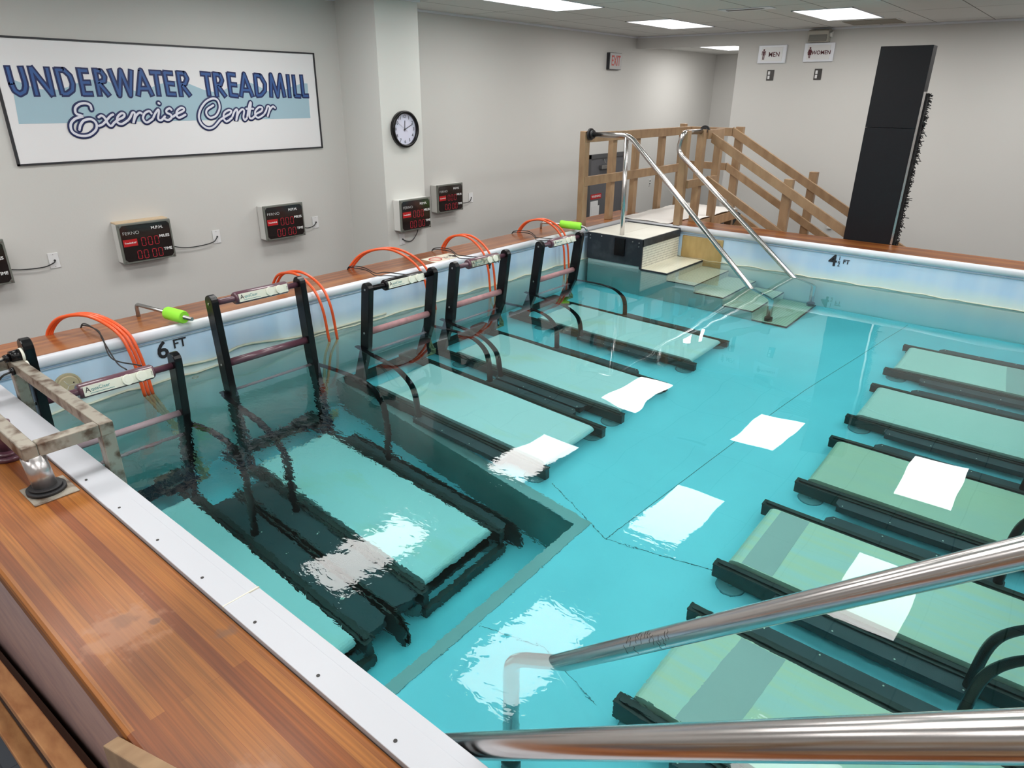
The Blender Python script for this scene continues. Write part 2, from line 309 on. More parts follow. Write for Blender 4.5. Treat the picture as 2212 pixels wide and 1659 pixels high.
BLOCK=[[(1.0233,1.5499),(1.0251,1.4309),(1.0344,1.3908),(1.0624,1.3682),(1.0956,1.3862),(1.1113,1.4219),(1.1136,1.4523),(1.108,1.55)],[(1.1695,1.5518),(1.1703,1.3609)],[(1.1728,1.5494),(1.2759,1.3613)],[(1.2763,1.55),(1.2759,1.3613)],[(1.3385,1.5467),(1.3452,1.3721)],[(1.3367,1.5389),(1.3903,1.5378),(1.4232,1.4995),(1.4314,1.4417),(1.4193,1.3992),(1.3791,1.3723),(1.3452,1.3721)],[(1.4952,1.5512),(1.4945,1.3648)],[(1.4923,1.538),(1.5536,1.537)],[(1.4923,1.4533),(1.5546,1.4543)],[(1.4963,1.3729),(1.5562,1.3732)],[(1.6084,1.5518),(1.6092,1.3625)],[(1.6055,1.5384),(1.652,1.5369),(1.6719,1.4996),(1.6621,1.4668),(1.6069,1.4551)],[(1.6179,1.4553),(1.6768,1.3628)],[(1.7189,1.5495),(1.7571,1.3631),(1.8007,1.5463),(1.842,1.3634),(1.8825,1.5485)],[(1.9047,1.3636),(1.9601,1.5506),(2.0176,1.364)],[(1.924,1.4149),(2.0,1.4157)],[(2.0333,1.5385),(2.1165,1.5378)],[(2.0759,1.5368),(2.0737,1.3642)],[(2.1497,1.5459),(2.1536,1.3662)],[(2.1486,1.5402),(2.2144,1.536)],[(2.1522,1.4595),(2.2152,1.4546)],[(2.1552,1.375),(2.2159,1.3723)],[(2.265,1.5489),(2.2628,1.3606)],[(2.2634,1.5401),(2.3212,1.5357),(2.3373,1.4978),(2.3132,1.4561),(2.2661,1.4495)],[(2.2824,1.4497),(2.3396,1.3639)],[(2.4687,1.5393),(2.5504,1.5352)],[(2.5128,1.5373),(2.5139,1.3645)],[(2.5874,1.5482),(2.5868,1.3586)],[(2.5859,1.5391),(2.6413,1.5343),(2.6555,1.4918),(2.635,1.4546),(2.5878,1.4478)],[(2.6055,1.4481),(2.6656,1.3588)],[(2.7223,1.5485),(2.7207,1.3621)],[(2.7213,1.5423),(2.7859,1.5376)],[(2.722,1.4589),(2.787,1.4536)],[(2.7217,1.3684),(2.7871,1.3623)],[(2.8202,1.3592),(2.876,1.546),(2.934,1.3595)],[(2.84,1.4133),(2.9151,1.4107)],[(2.9856,1.5454),(2.9813,1.3661)],[(2.9846,1.5391),(3.0417,1.534),(3.0786,1.4672),(3.0699,1.4088),(3.0247,1.3695),(2.9813,1.3661)],[(3.1299,1.3568),(3.1495,1.546),(3.1991,1.3603),(3.2497,1.5451),(3.2725,1.3571)],[(3.3319,1.5469),(3.3304,1.3539)],[(3.394,1.545),(3.395,1.3642),(3.4501,1.361)],[(3.4831,1.547),(3.4851,1.3645),(3.5417,1.3647)]]
SCRIPT=[[(1.5238,1.2612),(1.5193,1.2914),(1.4869,1.3052),(1.442,1.2972),(1.4093,1.2704),(1.4062,1.2324),(1.4402,1.2156),(1.4498,1.2099),(1.3925,1.1945),(1.3522,1.1571),(1.3506,1.1023),(1.3974,1.0703),(1.4632,1.0708),(1.5213,1.1082),(1.5365,1.1527),(1.5104,1.1867),(1.4546,1.1823),(1.4204,1.15),(1.4044,1.1145)],[(1.5639,1.2024),(1.5858,1.2132),(1.6053,1.1989),(1.6258,1.1477),(1.6462,1.1358),(1.6711,1.158)],[(1.6754,1.2203),(1.6496,1.2066),(1.5868,1.1515),(1.553,1.1383)],[(1.6676,1.1552),(1.7012,1.1773),(1.7524,1.1992),(1.763,1.2218),(1.7408,1.2278),(1.7059,1.2),(1.6976,1.1603),(1.7302,1.148),(1.7831,1.1756)],[(1.7831,1.1756),(1.8055,1.1982),(1.8303,1.2324),(1.8459,1.2206),(1.82,1.1517),(1.8484,1.2033),(1.8843,1.2317),(1.9013,1.2256)],[(1.981,1.2245),(1.9659,1.2423),(1.9257,1.2253),(1.9054,1.1848),(1.9302,1.155),(1.9854,1.1833)],[(1.9854,1.1833),(2.0121,1.2241),(2.0428,1.2532),(2.0457,1.2355),(2.0292,1.1825),(2.0521,1.1701),(2.0896,1.1992)],[(2.0559,1.3047),(2.0613,1.3)],[(2.1543,1.2507),(2.1404,1.2628),(2.112,1.2482),(2.1113,1.2274),(2.1406,1.212),(2.1425,1.188),(2.1101,1.1706),(2.0741,1.1833)],[(2.1425,1.188),(2.1968,1.2172),(2.2539,1.2406),(2.2638,1.2587),(2.2385,1.2649),(2.2013,1.2412),(2.1913,1.2053),(2.2109,1.1868),(2.2682,1.2101)],[(2.5352,1.2842),(2.4732,1.2506),(2.4598,1.2135),(2.4893,1.1818),(2.5491,1.1996),(2.5918,1.2619),(2.5845,1.3244),(2.5377,1.3399),(2.4701,1.3123),(2.411,1.2512),(2.3853,1.1837),(2.403,1.1274),(2.4531,1.0946),(2.5117,1.1057),(2.5784,1.1612)],[(2.5784,1.1612),(2.6259,1.1857),(2.6811,1.2103),(2.7,1.2356),(2.6717,1.2422),(2.6276,1.2174),(2.6165,1.1732),(2.6414,1.1471),(2.6979,1.1781)],[(2.6979,1.1781),(2.7284,1.2289),(2.7538,1.2478),(2.7581,1.2285),(2.7345,1.1516),(2.7625,1.2092),(2.8061,1.2473),(2.8267,1.2341),(2.8109,1.1825),(2.8219,1.1563),(2.8478,1.1754)],[(2.8478,1.1754),(2.8763,1.2595),(2.8986,1.3047),(2.9043,1.2917),(2.8728,1.188),(2.8928,1.168),(2.9268,1.1871)],[(2.8525,1.2533),(2.9213,1.2526)],[(2.9268,1.1871),(2.9453,1.2065),(3.004,1.2321),(3.0159,1.2584),(2.9855,1.2652),(2.9415,1.2328),(2.9355,1.1935),(2.9637,1.1733),(3.0228,1.1988)],[(3.0228,1.1988),(3.0515,1.2316),(3.0733,1.2711),(3.0953,1.2577),(3.0596,1.1782),(3.0924,1.2378),(3.1294,1.2707),(3.1518,1.2572)]]
WAVE=[(1.0069,1.1654),(1.03,1.4709),(1.0859,1.4469),(1.138,1.4222),(1.2123,1.4025),(1.3233,1.4009),(1.3898,1.4201),(1.4591,1.4474),(1.562,1.4759),(1.6717,1.4725),(1.7767,1.4301),(1.8875,1.3976),(2.0134,1.4215),(2.0936,1.4513),(2.2325,1.4783),(2.3342,1.4623),(2.4734,1.41),(2.5678,1.3924),(2.6636,1.4117),(2.7654,1.4564),(2.9327,1.4746),(3.0198,1.4407),(3.1086,1.4026),(3.2206,1.3968),(3.3595,1.4446),(3.5001,1.4801),(3.5474,1.4775),(3.5421,1.1594)]
# ---------------------------------------------------------------- room shell
def quadbox(name, lo, hi, m, bev=0): bm = bm_new(); box(bm, lo, hi, bev); return struct(obj(name, bm, m))
XR, YN, YA = 7.7, -5.0, 12.79
bm = bm_new()
for lo_, hi_ in (((WX-.3, YN-.2, FZ-.1), (XR+.2, -.44, FZ)), ((WX-.3, L+.44, FZ-.1), (XR+.2, YA+.2, FZ)), ((WX-.3, -.44, FZ-.1), (-.35, L+.44, FZ)), ((PX+.35, -.44, FZ-.1), (XR+.2, L+.44, FZ))): box(bm, lo_, hi_)
struct(obj('floor', bm, 'floor_tile'))
quadbox('wall_left', (WX-.15, YN-.15, FZ), (WX, YA+.15, ZC+.3), 'wall_paint')
quadbox('wall_right', (XR, YN-.15, FZ), (XR+.15, YF+.15, ZC+.3), 'wall_paint')
quadbox('wall_near', (WX, YN-.15, FZ), (XR, YN, ZC+.3), 'wall_paint')
quadbox('wall_far', (-0.17, YF, FZ), (XR, YF+.15, ZC+.3), 'wall_paint')
quadbox('wall_alcove_right', (-0.17, YF+.15, FZ), (-.02, YA+.15, ZC+.3), 'wall_paint')
quadbox('wall_alcove_back', (WX, YA, FZ), (-.17, YA+.15, ZC+.3), 'wall_paint')
quadbox('wall_soffit', (WX, YF, 2.08), (-.17, YF+.15, ZC+.3), 'wall_paint')
quadbox('ceiling', (WX, YN, ZC), (XR, YF, ZC+.1), 'ceiling_tile')
quadbox('ceiling_alcove', (WX, YF+.15, 2.12), (-.17, YA, 2.2), 'ceiling_tile')
quadbox('wall_pillar', (WX, 3.96, FZ), (-1.28, 4.51, ZC), 'pillar_paint')
bm = bm_new(); box(bm, (WX, YN, ZC-.025), (WX+.022, YF, ZC-.001)); box(bm, (WX, YF-.022, ZC-.025), (XR, YF, ZC-.001)); box(bm, (-1.28, 3.94, ZC-.025), (-1.258, 4.53, ZC-.001))
struct(obj('trim_1', bm, 'cap_white'))
# hinge side door in the left wall
d = bm_new(); box(d, (WX+.001, 8.60, FZ), (WX+.03, 9.62, .47)); door = struct(obj('door_1', d, 'door_grey'))
def fr(bm):
    box(bm, (WX+.001, 8.53, FZ), (WX+.05, 8.60, .53)); box(bm, (WX+.001, 9.62, FZ), (WX+.05, 9.69, .53)); box(bm, (WX+.001, 8.53, .47), (WX+.05, 9.69, .53))
part('door_frame', 'door_frame', door, fr)
def clo(bm):
    box(bm, (WX+.03, 8.86, .30), (WX+.09, 9.16, .36), .006); obb(bm, (WX+.07, 9.1, .375), (WX+.12, 8.9, .40), (.012, 0, 0), (0, 0, .004)); obb(bm, (WX+.12, 8.9, .40), (WX+.05, 8.95, .45), (.010, 0, 0), (0, .004, 0))
part('door_closer', 'steel_dull', door, clo)
part('door_sign', 'tag_red', door, lambda bm: box(bm, (WX+.03, 8.66, -.16), (WX+.034, 8.97, -.08)), 'small red sign strip with white lettering')
text('door_sign_text', 'WARNING', .055, 'text_white', door, (WX+.035, 8.815, -.12), (0, 1, 0), (0, 0, 1))
part('door_notice', 'plate_white', door, lambda bm: (box(bm, (WX+.03, 8.66, -.47), (WX+.033, 8.88, -.19)), box(bm, (WX+.033, 8.70, -.52), (WX+.036, 8.92, -.27))), 'white paper notices taped on the door')

# ---------------------------------------------------------------- ceiling lights
fix = []
def make_light(gx, gy, z, lamp):
    t = thing('ceiling_light', 'x', 'light', (gx, gy, z), 0, 'recessed fluorescent panels in the tile ceiling')
    def f(bm):
        for lo, hi in (((-.012, -.012, -.008), (.622, .004, .0)), ((-.012, 1.216, -.008), (.622, 1.232, .0)), ((-.012, -.012, -.008), (.004, 1.232, .0)), ((.606, -.012, -.008), (.622, 1.232, .0))): box(bm, lo, hi)
    part('frame', 'cap_white', t, f); part('diffuser', 'diffuser', t, lambda bm: box(bm, (.002, .002, -.004), (.608, 1.218, -.001)))
    if lamp: C.objects.link(lamp); lamp.parent = t; lamp.location = (.305, .61, -.012); lamp['kind'] = 'helper'
    return t
cols_ = ['left-hand', 'middle', 'right-hand', 'outermost right']; rows_ = ['added as unseen fill farthest behind the camera', 'behind the camera', 'over the near end of the pool', 'over the middle of the pool', 'nearest the far wall']
for k, (lamp, gx, gy) in enumerate(lamp_slots):
    t = make_light(gx, gy, ZC, lamp); i, j = k//5, k % 5
    t['label'] = 'white fluorescent ceiling panel, %s row, %s' % (cols_[i], rows_[j])
ld = bpy.data.lights.new('panel_light', 'AREA'); ld.shape = 'RECTANGLE'; ld.size = 0.60; ld.size_y = 1.21; ld.energy = LIGHT_W; ld.color = (1.0, 0.985, 0.955)
lo = bpy.data.objects.new('panel_light', ld)
t = make_light(-1.12, 10.35, 2.12, lo); t['label'] = 'white fluorescent ceiling panel in the low alcove beyond the soffit'
t = thing('ceiling_vent', 'flat tan air grille set in the ceiling tiles near the far wall', 'vent', (1.45, 9.0, ZC)); part('grille', 'vent_tan', t, lambda bm: [box(bm, (0, .06*i, -.012), (.6, .06*i+.035, -.002)) for i in range(9)]); part('frame', 'case_beige', t, lambda bm: box(bm, (-.02, -.02, -.005), (.62, .55, -.001)))
t = thing('ceiling_slot_vent', 'narrow slot air vent in a ceiling tile between two light panels', 'vent', (.75, 7.0, ZC)); part('frame', 'cap_white', t, lambda bm: box(bm, (0, 0, -.008), (.56, .2, -.001))); part('slot', 'dark_metal', t, lambda bm: box(bm, (.06, .07, -.011), (.46, .13, -.006)))

# ---------------------------------------------------------------- wall things
def flat_strokes(paths, rad, x, smooth):
    bm = bm_new()
    if not smooth:      # square-ended block letters: one flat bar for each straight stretch, a small disc at each bend
        for n_, p in enumerate(paths):
            pts = [Vector((x, a_, b_)) for a_, b_ in p]; e_ = .0006*(n_ % 5)*.1
            for i, (q, s_) in enumerate(zip(pts, pts[1:])):
                dv = (s_-q).normalized(); sv = Vector((0, -dv.z, dv.y)); ex = rad if rad > .02 else rad*.9
                a0 = q-dv*(.010 if rad > .02 and i == 0 else 0); b0 = s_+dv*(.010 if rad > .02 and i == len(pts)-2 else 0)
                obb(bm, a0, b0, sv*rad, (.0005+e_+i*.00002, 0, 0))
            for q in pts[1:-1]: cyl(bm, q-Vector((.0005+e_, 0, 0)), q+Vector((.0005+e_, 0, 0)), rad, 16)
        return bm
    for p in paths:
        pts = [(0, a_, b_) for a_, b_ in p]
        if smooth and len(pts) > 2: pts = smooth_path(pts, 5)
        tube(bm, pts, rad, 10)
        for e in (pts[0], pts[-1]):
            if smooth: bmesh.ops.create_icosphere(bm, subdivisions=2, radius=rad, matrix=Matrix.Translation(e))
    for v in bm.verts: v.co.x = x + v.co.x*0.04
    return bm
t = thing('wall_sign', 'long white wall sign lettered for an underwater treadmill exercise center', 'sign', (WX, 0, 0))
part('panel', 'sign_white', t, lambda bm: box(bm, (.001, .95, .885), (.012, 3.64, 1.74)))
def sf(bm):
    for lo_, hi_ in (((.001, .93, 1.74), (.02, 3.655, 1.753)), ((.001, .93, .872), (.02, 3.655, .885)), ((.001, .93, .872), (.02, .945, 1.753)), ((.001, 3.64, .872), (.02, 3.655, 1.753))): box(bm, lo_, hi_)
part('frame', 'ink_black', t, sf)
part('wave_band', 'sign_blue', t, lambda bm: poly(bm, [(.0125, a_, b_) for a_, b_ in WAVE], (.0008, 0, 0)), 'pale blue wave shape')
for nm, paths, rad, mm, x, s in (('headline_outline', BLOCK[:25], .0225, 'navy', .0140, False), ('headline_lettering', BLOCK[:25], .0095, 'letter_blue', .0160, False), ('headline_outline', BLOCK[25:], .0225, 'navy', .0140, False), ('headline_lettering', BLOCK[25:], .0095, 'letter_blue', .0160, False), ('script_outline', SCRIPT, .0225, 'navy', .0175, True), ('script_lettering', SCRIPT, .0092, 'script_white', .0195, True)):
    obj(nm, flat_strokes(paths, rad, x, s), mm, t)
# clock
t = thing('wall_clock', 'round black-rimmed wall clock on the pillar', 'clock', (-1.28, 4.25, 1.055))
def ring(bm, r0, r1, x0, x1, seg=48):
    pr = [(x0, r1), (x1-.006, r1), (x1, r1-.006), (x1, r0+.004), (x1-.012, r0), (x0, r0)]
    rs = [[bm.verts.new((x_, r_*math.sin(2*PI*k/seg), r_*math.cos(2*PI*k/seg))) for k in range(seg)] for x_, r_ in pr]
    for i in range(len(rs)):
        a_, b_ = rs[i], rs[(i+1) % len(rs)]
        for k in range(seg): bm.faces.new((a_[k], a_[(k+1) % seg], b_[(k+1) % seg], b_[k])).smooth = True
    bmesh.ops.recalc_face_normals(bm, faces=list(bm.faces))
part('rim', 'black_plastic', t, lambda bm: ring(bm, .150, .178, .001, .045))
part('face', 'clock_face', t, lambda bm: cyl(bm, (.004, 0, 0), (.016, 0, 0), .152, 48))
for h in range(1, 13):
    a_ = h*PI/6; text('numeral', str(h), .046, 'ink_black', t, (.0165, .122*math.sin(a_), .122*math.cos(a_)), (0, 1, 0), (0, 0, 1))
def hand(a_, ln, wd, x, back=.02): return lambda bm: obb(bm, (x, -back*math.sin(a_), -back*math.cos(a_)), (x, ln*math.sin(a_), ln*math.cos(a_)), (.0006, 0, 0), (0, wd*math.cos(a_), -wd*math.sin(a_)))
part('hour_hand', 'ink_black', t, hand(math.radians(4), .085, .0035, .019)); part('minute_hand', 'ink_black', t, hand(math.radians(67), .115, .003, .021)); part('second_hand', 'steel_dull', t, hand(math.radians(305), .12, .001, .023, .04)); part('hub', 'ink_black', t, lambda bm: cyl(bm, (.017, 0, 0), (.025, 0, 0), .007, 12))
# speed displays
SEG = {'a': ((-.5, 1), (.5, 1)), 'b': ((.5, 1), (.5, 0)), 'c': ((.5, 0), (.5, -1)), 'd': ((.5, -1), (-.5, -1)), 'e': ((-.5, -1), (-.5, 0)), 'f': ((-.5, 0), (-.5, 1))}
def digit(bm, y, z, wd, hh, x):
    for p, q in SEG.values():
        a_ = Vector((x, y+p[0]*wd, z+p[1]*hh)); b_ = Vector((x, y+q[0]*wd, z+q[1]*hh)); dv = (b_-a_).normalized()*.003
        if p[0] == q[0]: obb(bm, a_+dv, b_-dv, (.0006, 0, 0), (0, .0028, 0))
        else: obb(bm, a_+dv, b_-dv, (.0006, 0, 0), (0, 0, .0028))
def display(x, y, z, num, label, case='case_beige', topm=None, W_=.435, H_=.325, cable=None):
    t = thing('speed_display', label, 'display', (x, y, z), 0, 'treadmill speed displays on the walls'); D = .125
    part('case', case, t, lambda bm: box(bm, (.001, 0, 0), (D-.022, W_, H_), .008))
    if topm: part('top_board', topm, t, lambda bm: box(bm, (.001, .002, H_), (D-.03, W_-.002, H_+.012), .002))
    part('lid', 'lid_grey', t, lambda bm: box(bm, (D-.022, -.004, -.004), (D, W_+.004, H_+.004), .005))
    def scr(bm):
        c_ = .035; pts = [(.012, c_), (c_, .012), (W_-c_, .012), (W_-.012, c_), (W_-.012, H_-c_), (W_-c_, H_-.012), (c_, H_-.012), (.012, H_-c_)]
        poly(bm, [(D+.0003, a_, b_) for a_, b_ in pts], (.0025, 0, 0))
    S_ = part('screen', 'screen_black', t, scr)
    for a_ in (.014, W_-.014):
        for b_ in (.014, H_-.014): part('screw', 'steel_dull', t, lambda bm: cyl(bm, (D, a_, b_), (D+.005, a_, b_), .007, 10))
    X_ = D+.0036
    text('maker_mark', 'FERNO', .038, 'text_silver', S_, (X_, .095, H_-.078), (0, 1, 0), (0, 0, 1), bold=-.0005, sx=1.15)
    text('unit_text', 'M.P.H.', .033, 'text_white', S_, (X_, .315, H_-.055), (0, 1, 0), (0, 0, 1), bold=.0006, sx=1.15)
    text('unit_text', 'MILES', .032, 'text_white', S_, (X_, .365, .193), (0, 1, 0), (0, 0, 1), bold=.0007, sx=1.1)
    text('unit_text', 'TIME', .032, 'text_white', S_, (X_, .377, .080), (0, 1, 0), (0, 0, 1), bold=.0007, sx=1.05)
    part('tag', 'tag_red', S_, lambda bm: box(bm, (D+.002, .02, .140), (X_, .135, .198)))
    text('tag_text', 'Treadmill #%s' % num, .0185, 'text_white', S_, (X_+.0002, .078, .168), (0, 1, 0), (0, 0, 1), bold=.0004)
    [part('digit', 'digit_red', S_, lambda bm: digit(bm, y_, z_, .032, .034, X_)) for y_, z_ in [(.185+.055*i, .165) for i in range(3)]+[(q_, .060) for q_ in (.135, .188, .258, .310)]]
    if cable: part('cable', 'black_cable', t, lambda bm: tube(bm, smooth_path([Vector(p)-Vector((x, y, z)) for p in cable], 6), .0045, 8))
    return t
def outlet(x, y, z, label, name='wall_plate'):
    t = thing(name, label, 'wall plate', (x, y, z), 0, 'white cable wall plates')
    part('plate', 'plate_white', t, lambda bm: box(bm, (.001, -.037, -.06), (.008, .037, .06), .002)); part('grommet', 'ink_black', t, lambda bm: cyl(bm, (.006, .004, .0), (.013, .004, .0), .008, 12))
    for s in (-1, 1): part('screw', 'steel_dull', t, lambda bm: cyl(bm, (.007, 0, s*.048), (.0095, 0, s*.048), .003, 8))
display(WX, .245, .05, '8', 'speed display cut off by the left edge of the photo', cable=[(WX+.03, .68, .135), (WX+.025, .78, .115), (WX+.03, .92, .11), (WX+.02, 1.0, .13), (WX+.012, 1.013, .145)])
display(WX, 1.485, .05, '7', 'speed display with a pale wooden top below the middle of the wall sign', 'case_beige', 'case_tan', cable=[(WX+.04, 1.92, .13), (WX+.03, 2.05, .09), (WX+.03, 2.2, .085), (WX+.025, 2.33, .10), (WX+.012, 2.385, .14)])
display(WX, 2.83, .05, '6', 'speed display below the right-hand end of the wall sign', cable=[(WX+.04, 3.27, .12), (WX+.03, 3.36, .095), (WX+.025, 3.44, .105), (WX+.012, 3.485, .135)])
display(-1.28, 4.045, .045, '5', 'speed display mounted on the pillar below the clock', W_=.42, H_=.32, cable=[(-1.24, 4.36, .05), (-1.25, 4.34, -.02), (-1.255, 4.27, -.09), (-1.26, 4.19, -.085), (-1.268, 4.15, -.06)])
display(WX, 5.17, .045, '4', 'speed display just right of the pillar', cable=[(WX+.04, 5.62, .12), (WX+.03, 5.73, .10), (WX+.025, 5.84, .11), (WX+.012, 5.885, .15)])
for (x, y, z, lb) in ((WX, 1.01, .145, 'white wall plate with a cable, left of the wooden-topped display'), (WX, 2.38, .14, 'white wall plate with a cable, right of the wooden-topped display'), (WX, 3.48, .135, 'white wall plate with a cable, just left of the pillar'), (-1.28, 4.145, -.06, 'white wall plate with a cable on the pillar, under its display'), (WX, 5.88, .15, 'white wall plate with a cable, right of the display beyond the pillar')): outlet(x, y, z, lb)
# exit sign
t = thing('exit_sign', 'small box sign reading EXIT in red letters', 'sign', (WX, 8.95, 1.755)); part('housing', 'ink_black', t, lambda bm: box(bm, (.001, 0, 0), (.055, .34, .235), .004)); part('face', 'exit_face', t, lambda bm: box(bm, (.055, .004, .004), (.062, .336, .231), .002)); text('lettering', 'EXIT', .20, 'exit_red', t, (.0625, .17, .118), (0, 1, 0), (0, 0, 1), bold=.003, sx=.62)
# restroom signs, far wall faces -y
def wc(x, z, word, sz, fig, label):
    t = thing('restroom_sign', label, 'sign', (x, YF, z), 0, 'restroom signs on the far wall')
    part('frame', 'cap_white', t, lambda bm: box(bm, (-.2, -.03, -.118), (.2, -.001, .118), .01)); part('face', 'plate_white', t, lambda bm: box(bm, (-.15, -.033, -.09), (.15, -.029, .09), .001))
    text('lettering', word, sz, 'maroon', t, (.035, -.034, -.006), (1, 0, 0), (0, 0, 1), bold=.001, sx=.92)
    def pic(bm):
        cx, y = -.115, -.0345
        cyl(bm, (cx, -.0335, .055), (cx, y-.0008, .055), .0125, 14)
        if fig == 'm': P_ = [(-.028, .04), (.028, .04), (.028, -.01), (.02, -.01), (.02, .025), (.014, .025), (.014, -.07), (.003, -.07), (.003, -.015), (-.003, -.015), (-.003, -.07), (-.014, -.07), (-.014, .025), (-.02, .025), (-.02, -.01), (-.028, -.01)]
        else: P_ = [(-.016, .04), (.016, .04), (.032, -.008), (.025, -.012), (.014, .02), (.026, -.03), (.012, -.03), (.012, -.07), (.002, -.07), (.002, -.03), (-.002, -.03), (-.002, -.07), (-.012, -.07), (-.012, -.03), (-.026, -.03), (-.014, .02), (-.025, -.012), (-.032, -.008)]
        poly(bm, [(cx+a_, -.0335, b_) for a_, b_ in P_], (0, -.0012, 0))
    part('pictogram', 'maroon', t, pic)
wc(.34, 1.945, 'MEN', .085, 'm', 'white restroom sign reading MEN'); wc(.98, 1.953, 'WOMEN', .07, 'w', 'white restroom sign reading WOMEN')
for x, z, lb in ((.35, 1.675, 'dark steel outlet plate below the MEN sign'), (1.01, 1.68, 'dark steel outlet plate below the WOMEN sign')):
    t = thing('power_outlet', lb, 'outlet', (x, YF, z), 0, 'dark outlet plates under the restroom signs'); part('plate', 'dark_metal', t, lambda bm: box(bm, (-.05, -.008, -.07), (.05, -.001, .07), .002)); part('socket', 'plate_white', t, lambda bm: (box(bm, (-.034, -.012, .006), (-.004, -.008, .05), .003), box(bm, (-.034, -.012, -.05), (-.004, -.008, -.006), .003)))
t = thing('wall_speaker', 'beige wall loudspeaker up under the ceiling above the WOMEN sign', 'speaker', (.97, YF, 2.16))
part('housing', 'speaker_beige', t, lambda bm: poly(bm, [(-.13, -.001, .08), (-.13, -.12, .06), (-.13, -.14, .045), (-.13, -.10, -.085), (-.13, -.001, -.085)], (.26, 0, 0))); part('grille', 'speaker_grey', t, lambda bm: obb(bm, (-.115, -.126, -.02), (.115, -.126, -.02), (0, .012, .055), (0, -.006, .002))); part('bracket', 'case_beige', t, lambda bm: (cyl(bm, (.13, -.06, 0), (.165, -.06, 0), .03, 14), obb(bm, (.15, -.06, 0), (.15, 0, .04), (.006, 0, 0), (0, .006, .02))))
t = thing('floor_outlet', 'small white outlet low on the far wall behind the stair rails', 'outlet', (1.53, YF, -.30)); part('plate', 'plate_white', t, lambda bm: box(bm, (-.037, -.008, -.06), (.037, -.001, .06), .002)); part('cover', 'case_beige', t, lambda bm: box(bm, (-.03, -.03, -.06), (.03, -.008, .02), .004))
t = thing('low_outlet', 'small grey outlet low on the left wall past the door', 'outlet', (WX, 10.6, -.05)); part('plate', 'case_beige', t, lambda bm: box(bm, (.001, -.037, -.06), (.008, .037, .06), .002)); part('socket', 'dark_metal', t, lambda bm: (box(bm, (.008, -.015, .01), (.011, .015, .035)), box(bm, (.008, -.015, -.035), (.011, .015, -.01))))

# tall black cabinet behind the far coping
t = thing('tall_cabinet', 'tall narrow black cabinet standing behind the far coping', 'cabinet', (2.415, 7.125, FZ))
part('upper_body', 'cabinet_black', t, lambda bm: box(bm, (0, 0, 2.62), (.455, .17, 3.35), .003)); part('lower_body', 'cabinet_black', t, lambda bm: box(bm, (0, 0, 0), (.455, .17, 2.617), .003))
part('edge_strip', 'steel', t, lambda bm: (box(bm, (.457, -.004, .6), (.478, .03, 2.95), .002)), 'polished steel strip down the right side')
def br(bm):
    for i in range(500):
        z = .6+random.random()*2.33; y = .045+random.random()*.08; l_ = .045+random.random()*.025
        if random.random() < .03: l_ += .03
        tube(bm, [(.456, y, z), (.456+l_*.7, y+.005, z+random.uniform(-.006, .02)), (.456+l_, y+.01, z+random.uniform(-.02, .02))], .004, 3, False)
    box(bm, (.456, .035, .6), (.492, .14, 2.93))
part('bristle_fringe', 'bristle', t, br)
# ---------------------------------------------------------------- pool basin, coping, water
PY0, PY1, PX1, SZ, DZ = 2.24, 2.01, 2.54, -1.37, -1.83
def basin(bm):
    def q(*p): bm.faces.new([bm.verts.new(v) for v in p])
    q((PX1, 0, SZ), (PX, 0, SZ), (PX, L, SZ), (PX1, PY1, SZ)); q((PX1, PY1, SZ), (PX, L, SZ), (0, L, SZ), (0, PY0, SZ))
basin_bm = bm_new(); basin(basin_bm); basin_o = struct(obj('pool_floor', basin_bm, 'liner'))
def walls_(bm):
    def q(*p): bm.faces.new([bm.verts.new(v) for v in p])
    q((0, 0, DZ), (0, L, DZ), (0, L, -.03), (0, 0, -.03)); q((PX, 0, DZ), (PX, 0, -.03), (PX, L, -.03), (PX, L, DZ))
    q((0, 0, -.03), (PX, 0, -.03), (PX, 0, DZ), (0, 0, DZ)); q((0, L, -.03), (0, L, DZ), (PX, L, DZ), (PX, L, -.03))
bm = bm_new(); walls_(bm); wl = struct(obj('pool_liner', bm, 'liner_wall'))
def pit(bm):
    def q(*p): bm.faces.new([bm.verts.new(v) for v in p])
    q((0, PY0, SZ), (PX1, PY1, SZ), (PX1, PY1, DZ), (0, PY0, DZ)); q((PX1, 0, SZ), (PX1, 0, DZ), (PX1, PY1, DZ), (PX1, PY1, SZ))
bm = bm_new(); pit(bm); struct(obj('pit_wall', bm, 'pit_green'))
bm = bm_new(); bm.faces.new([bm.verts.new(v) for v in ((0, 0, DZ), (PX1, 0, DZ), (PX1, PY1, DZ), (0, PY0, DZ))]); struct(obj('pit_floor', bm, 'liner'))
def strips(bm):
    obb(bm, (0, PY0+.035, SZ+.003), (PX1+.07, PY1+.035, SZ+.003), (0, .04, 0), (0, 0, .002)); obb(bm, (PX1+.035, -.0, SZ+.004), (PX1+.035, PY1+.03, SZ+.004), (.035, 0, 0), (0, 0, .002))
bm = bm_new(); strips(bm); s_ = obj('edge_strip', bm, 'seam_grey', basin_o); s_['label'] = 'grey welded strip along the rim of the pit'
def seams(bm):
    pts = smooth_path([(2.75, 2.02, SZ+.002), (2.86, 3.1, SZ+.002), (2.97, 4.23, SZ+.002), (3.13, 5.4, SZ+.002), (3.29, 6.6, SZ+.002)], 4); tube(bm, pts, .0022, 6); tube(bm, [(2.2, 2.25, SZ+.002), (2.75, 2.02, SZ+.002), (3.34, 2.17, SZ+.002)], .002, 6)
    tube(bm, [(2.62, 1.1, SZ+.002), (2.95, 1.2, SZ+.002), (3.3, 1.1, SZ+.002)], .0015, 6)
bm = bm_new(); seams(bm); obj('seam', bm, 'seam_line', basin_o)
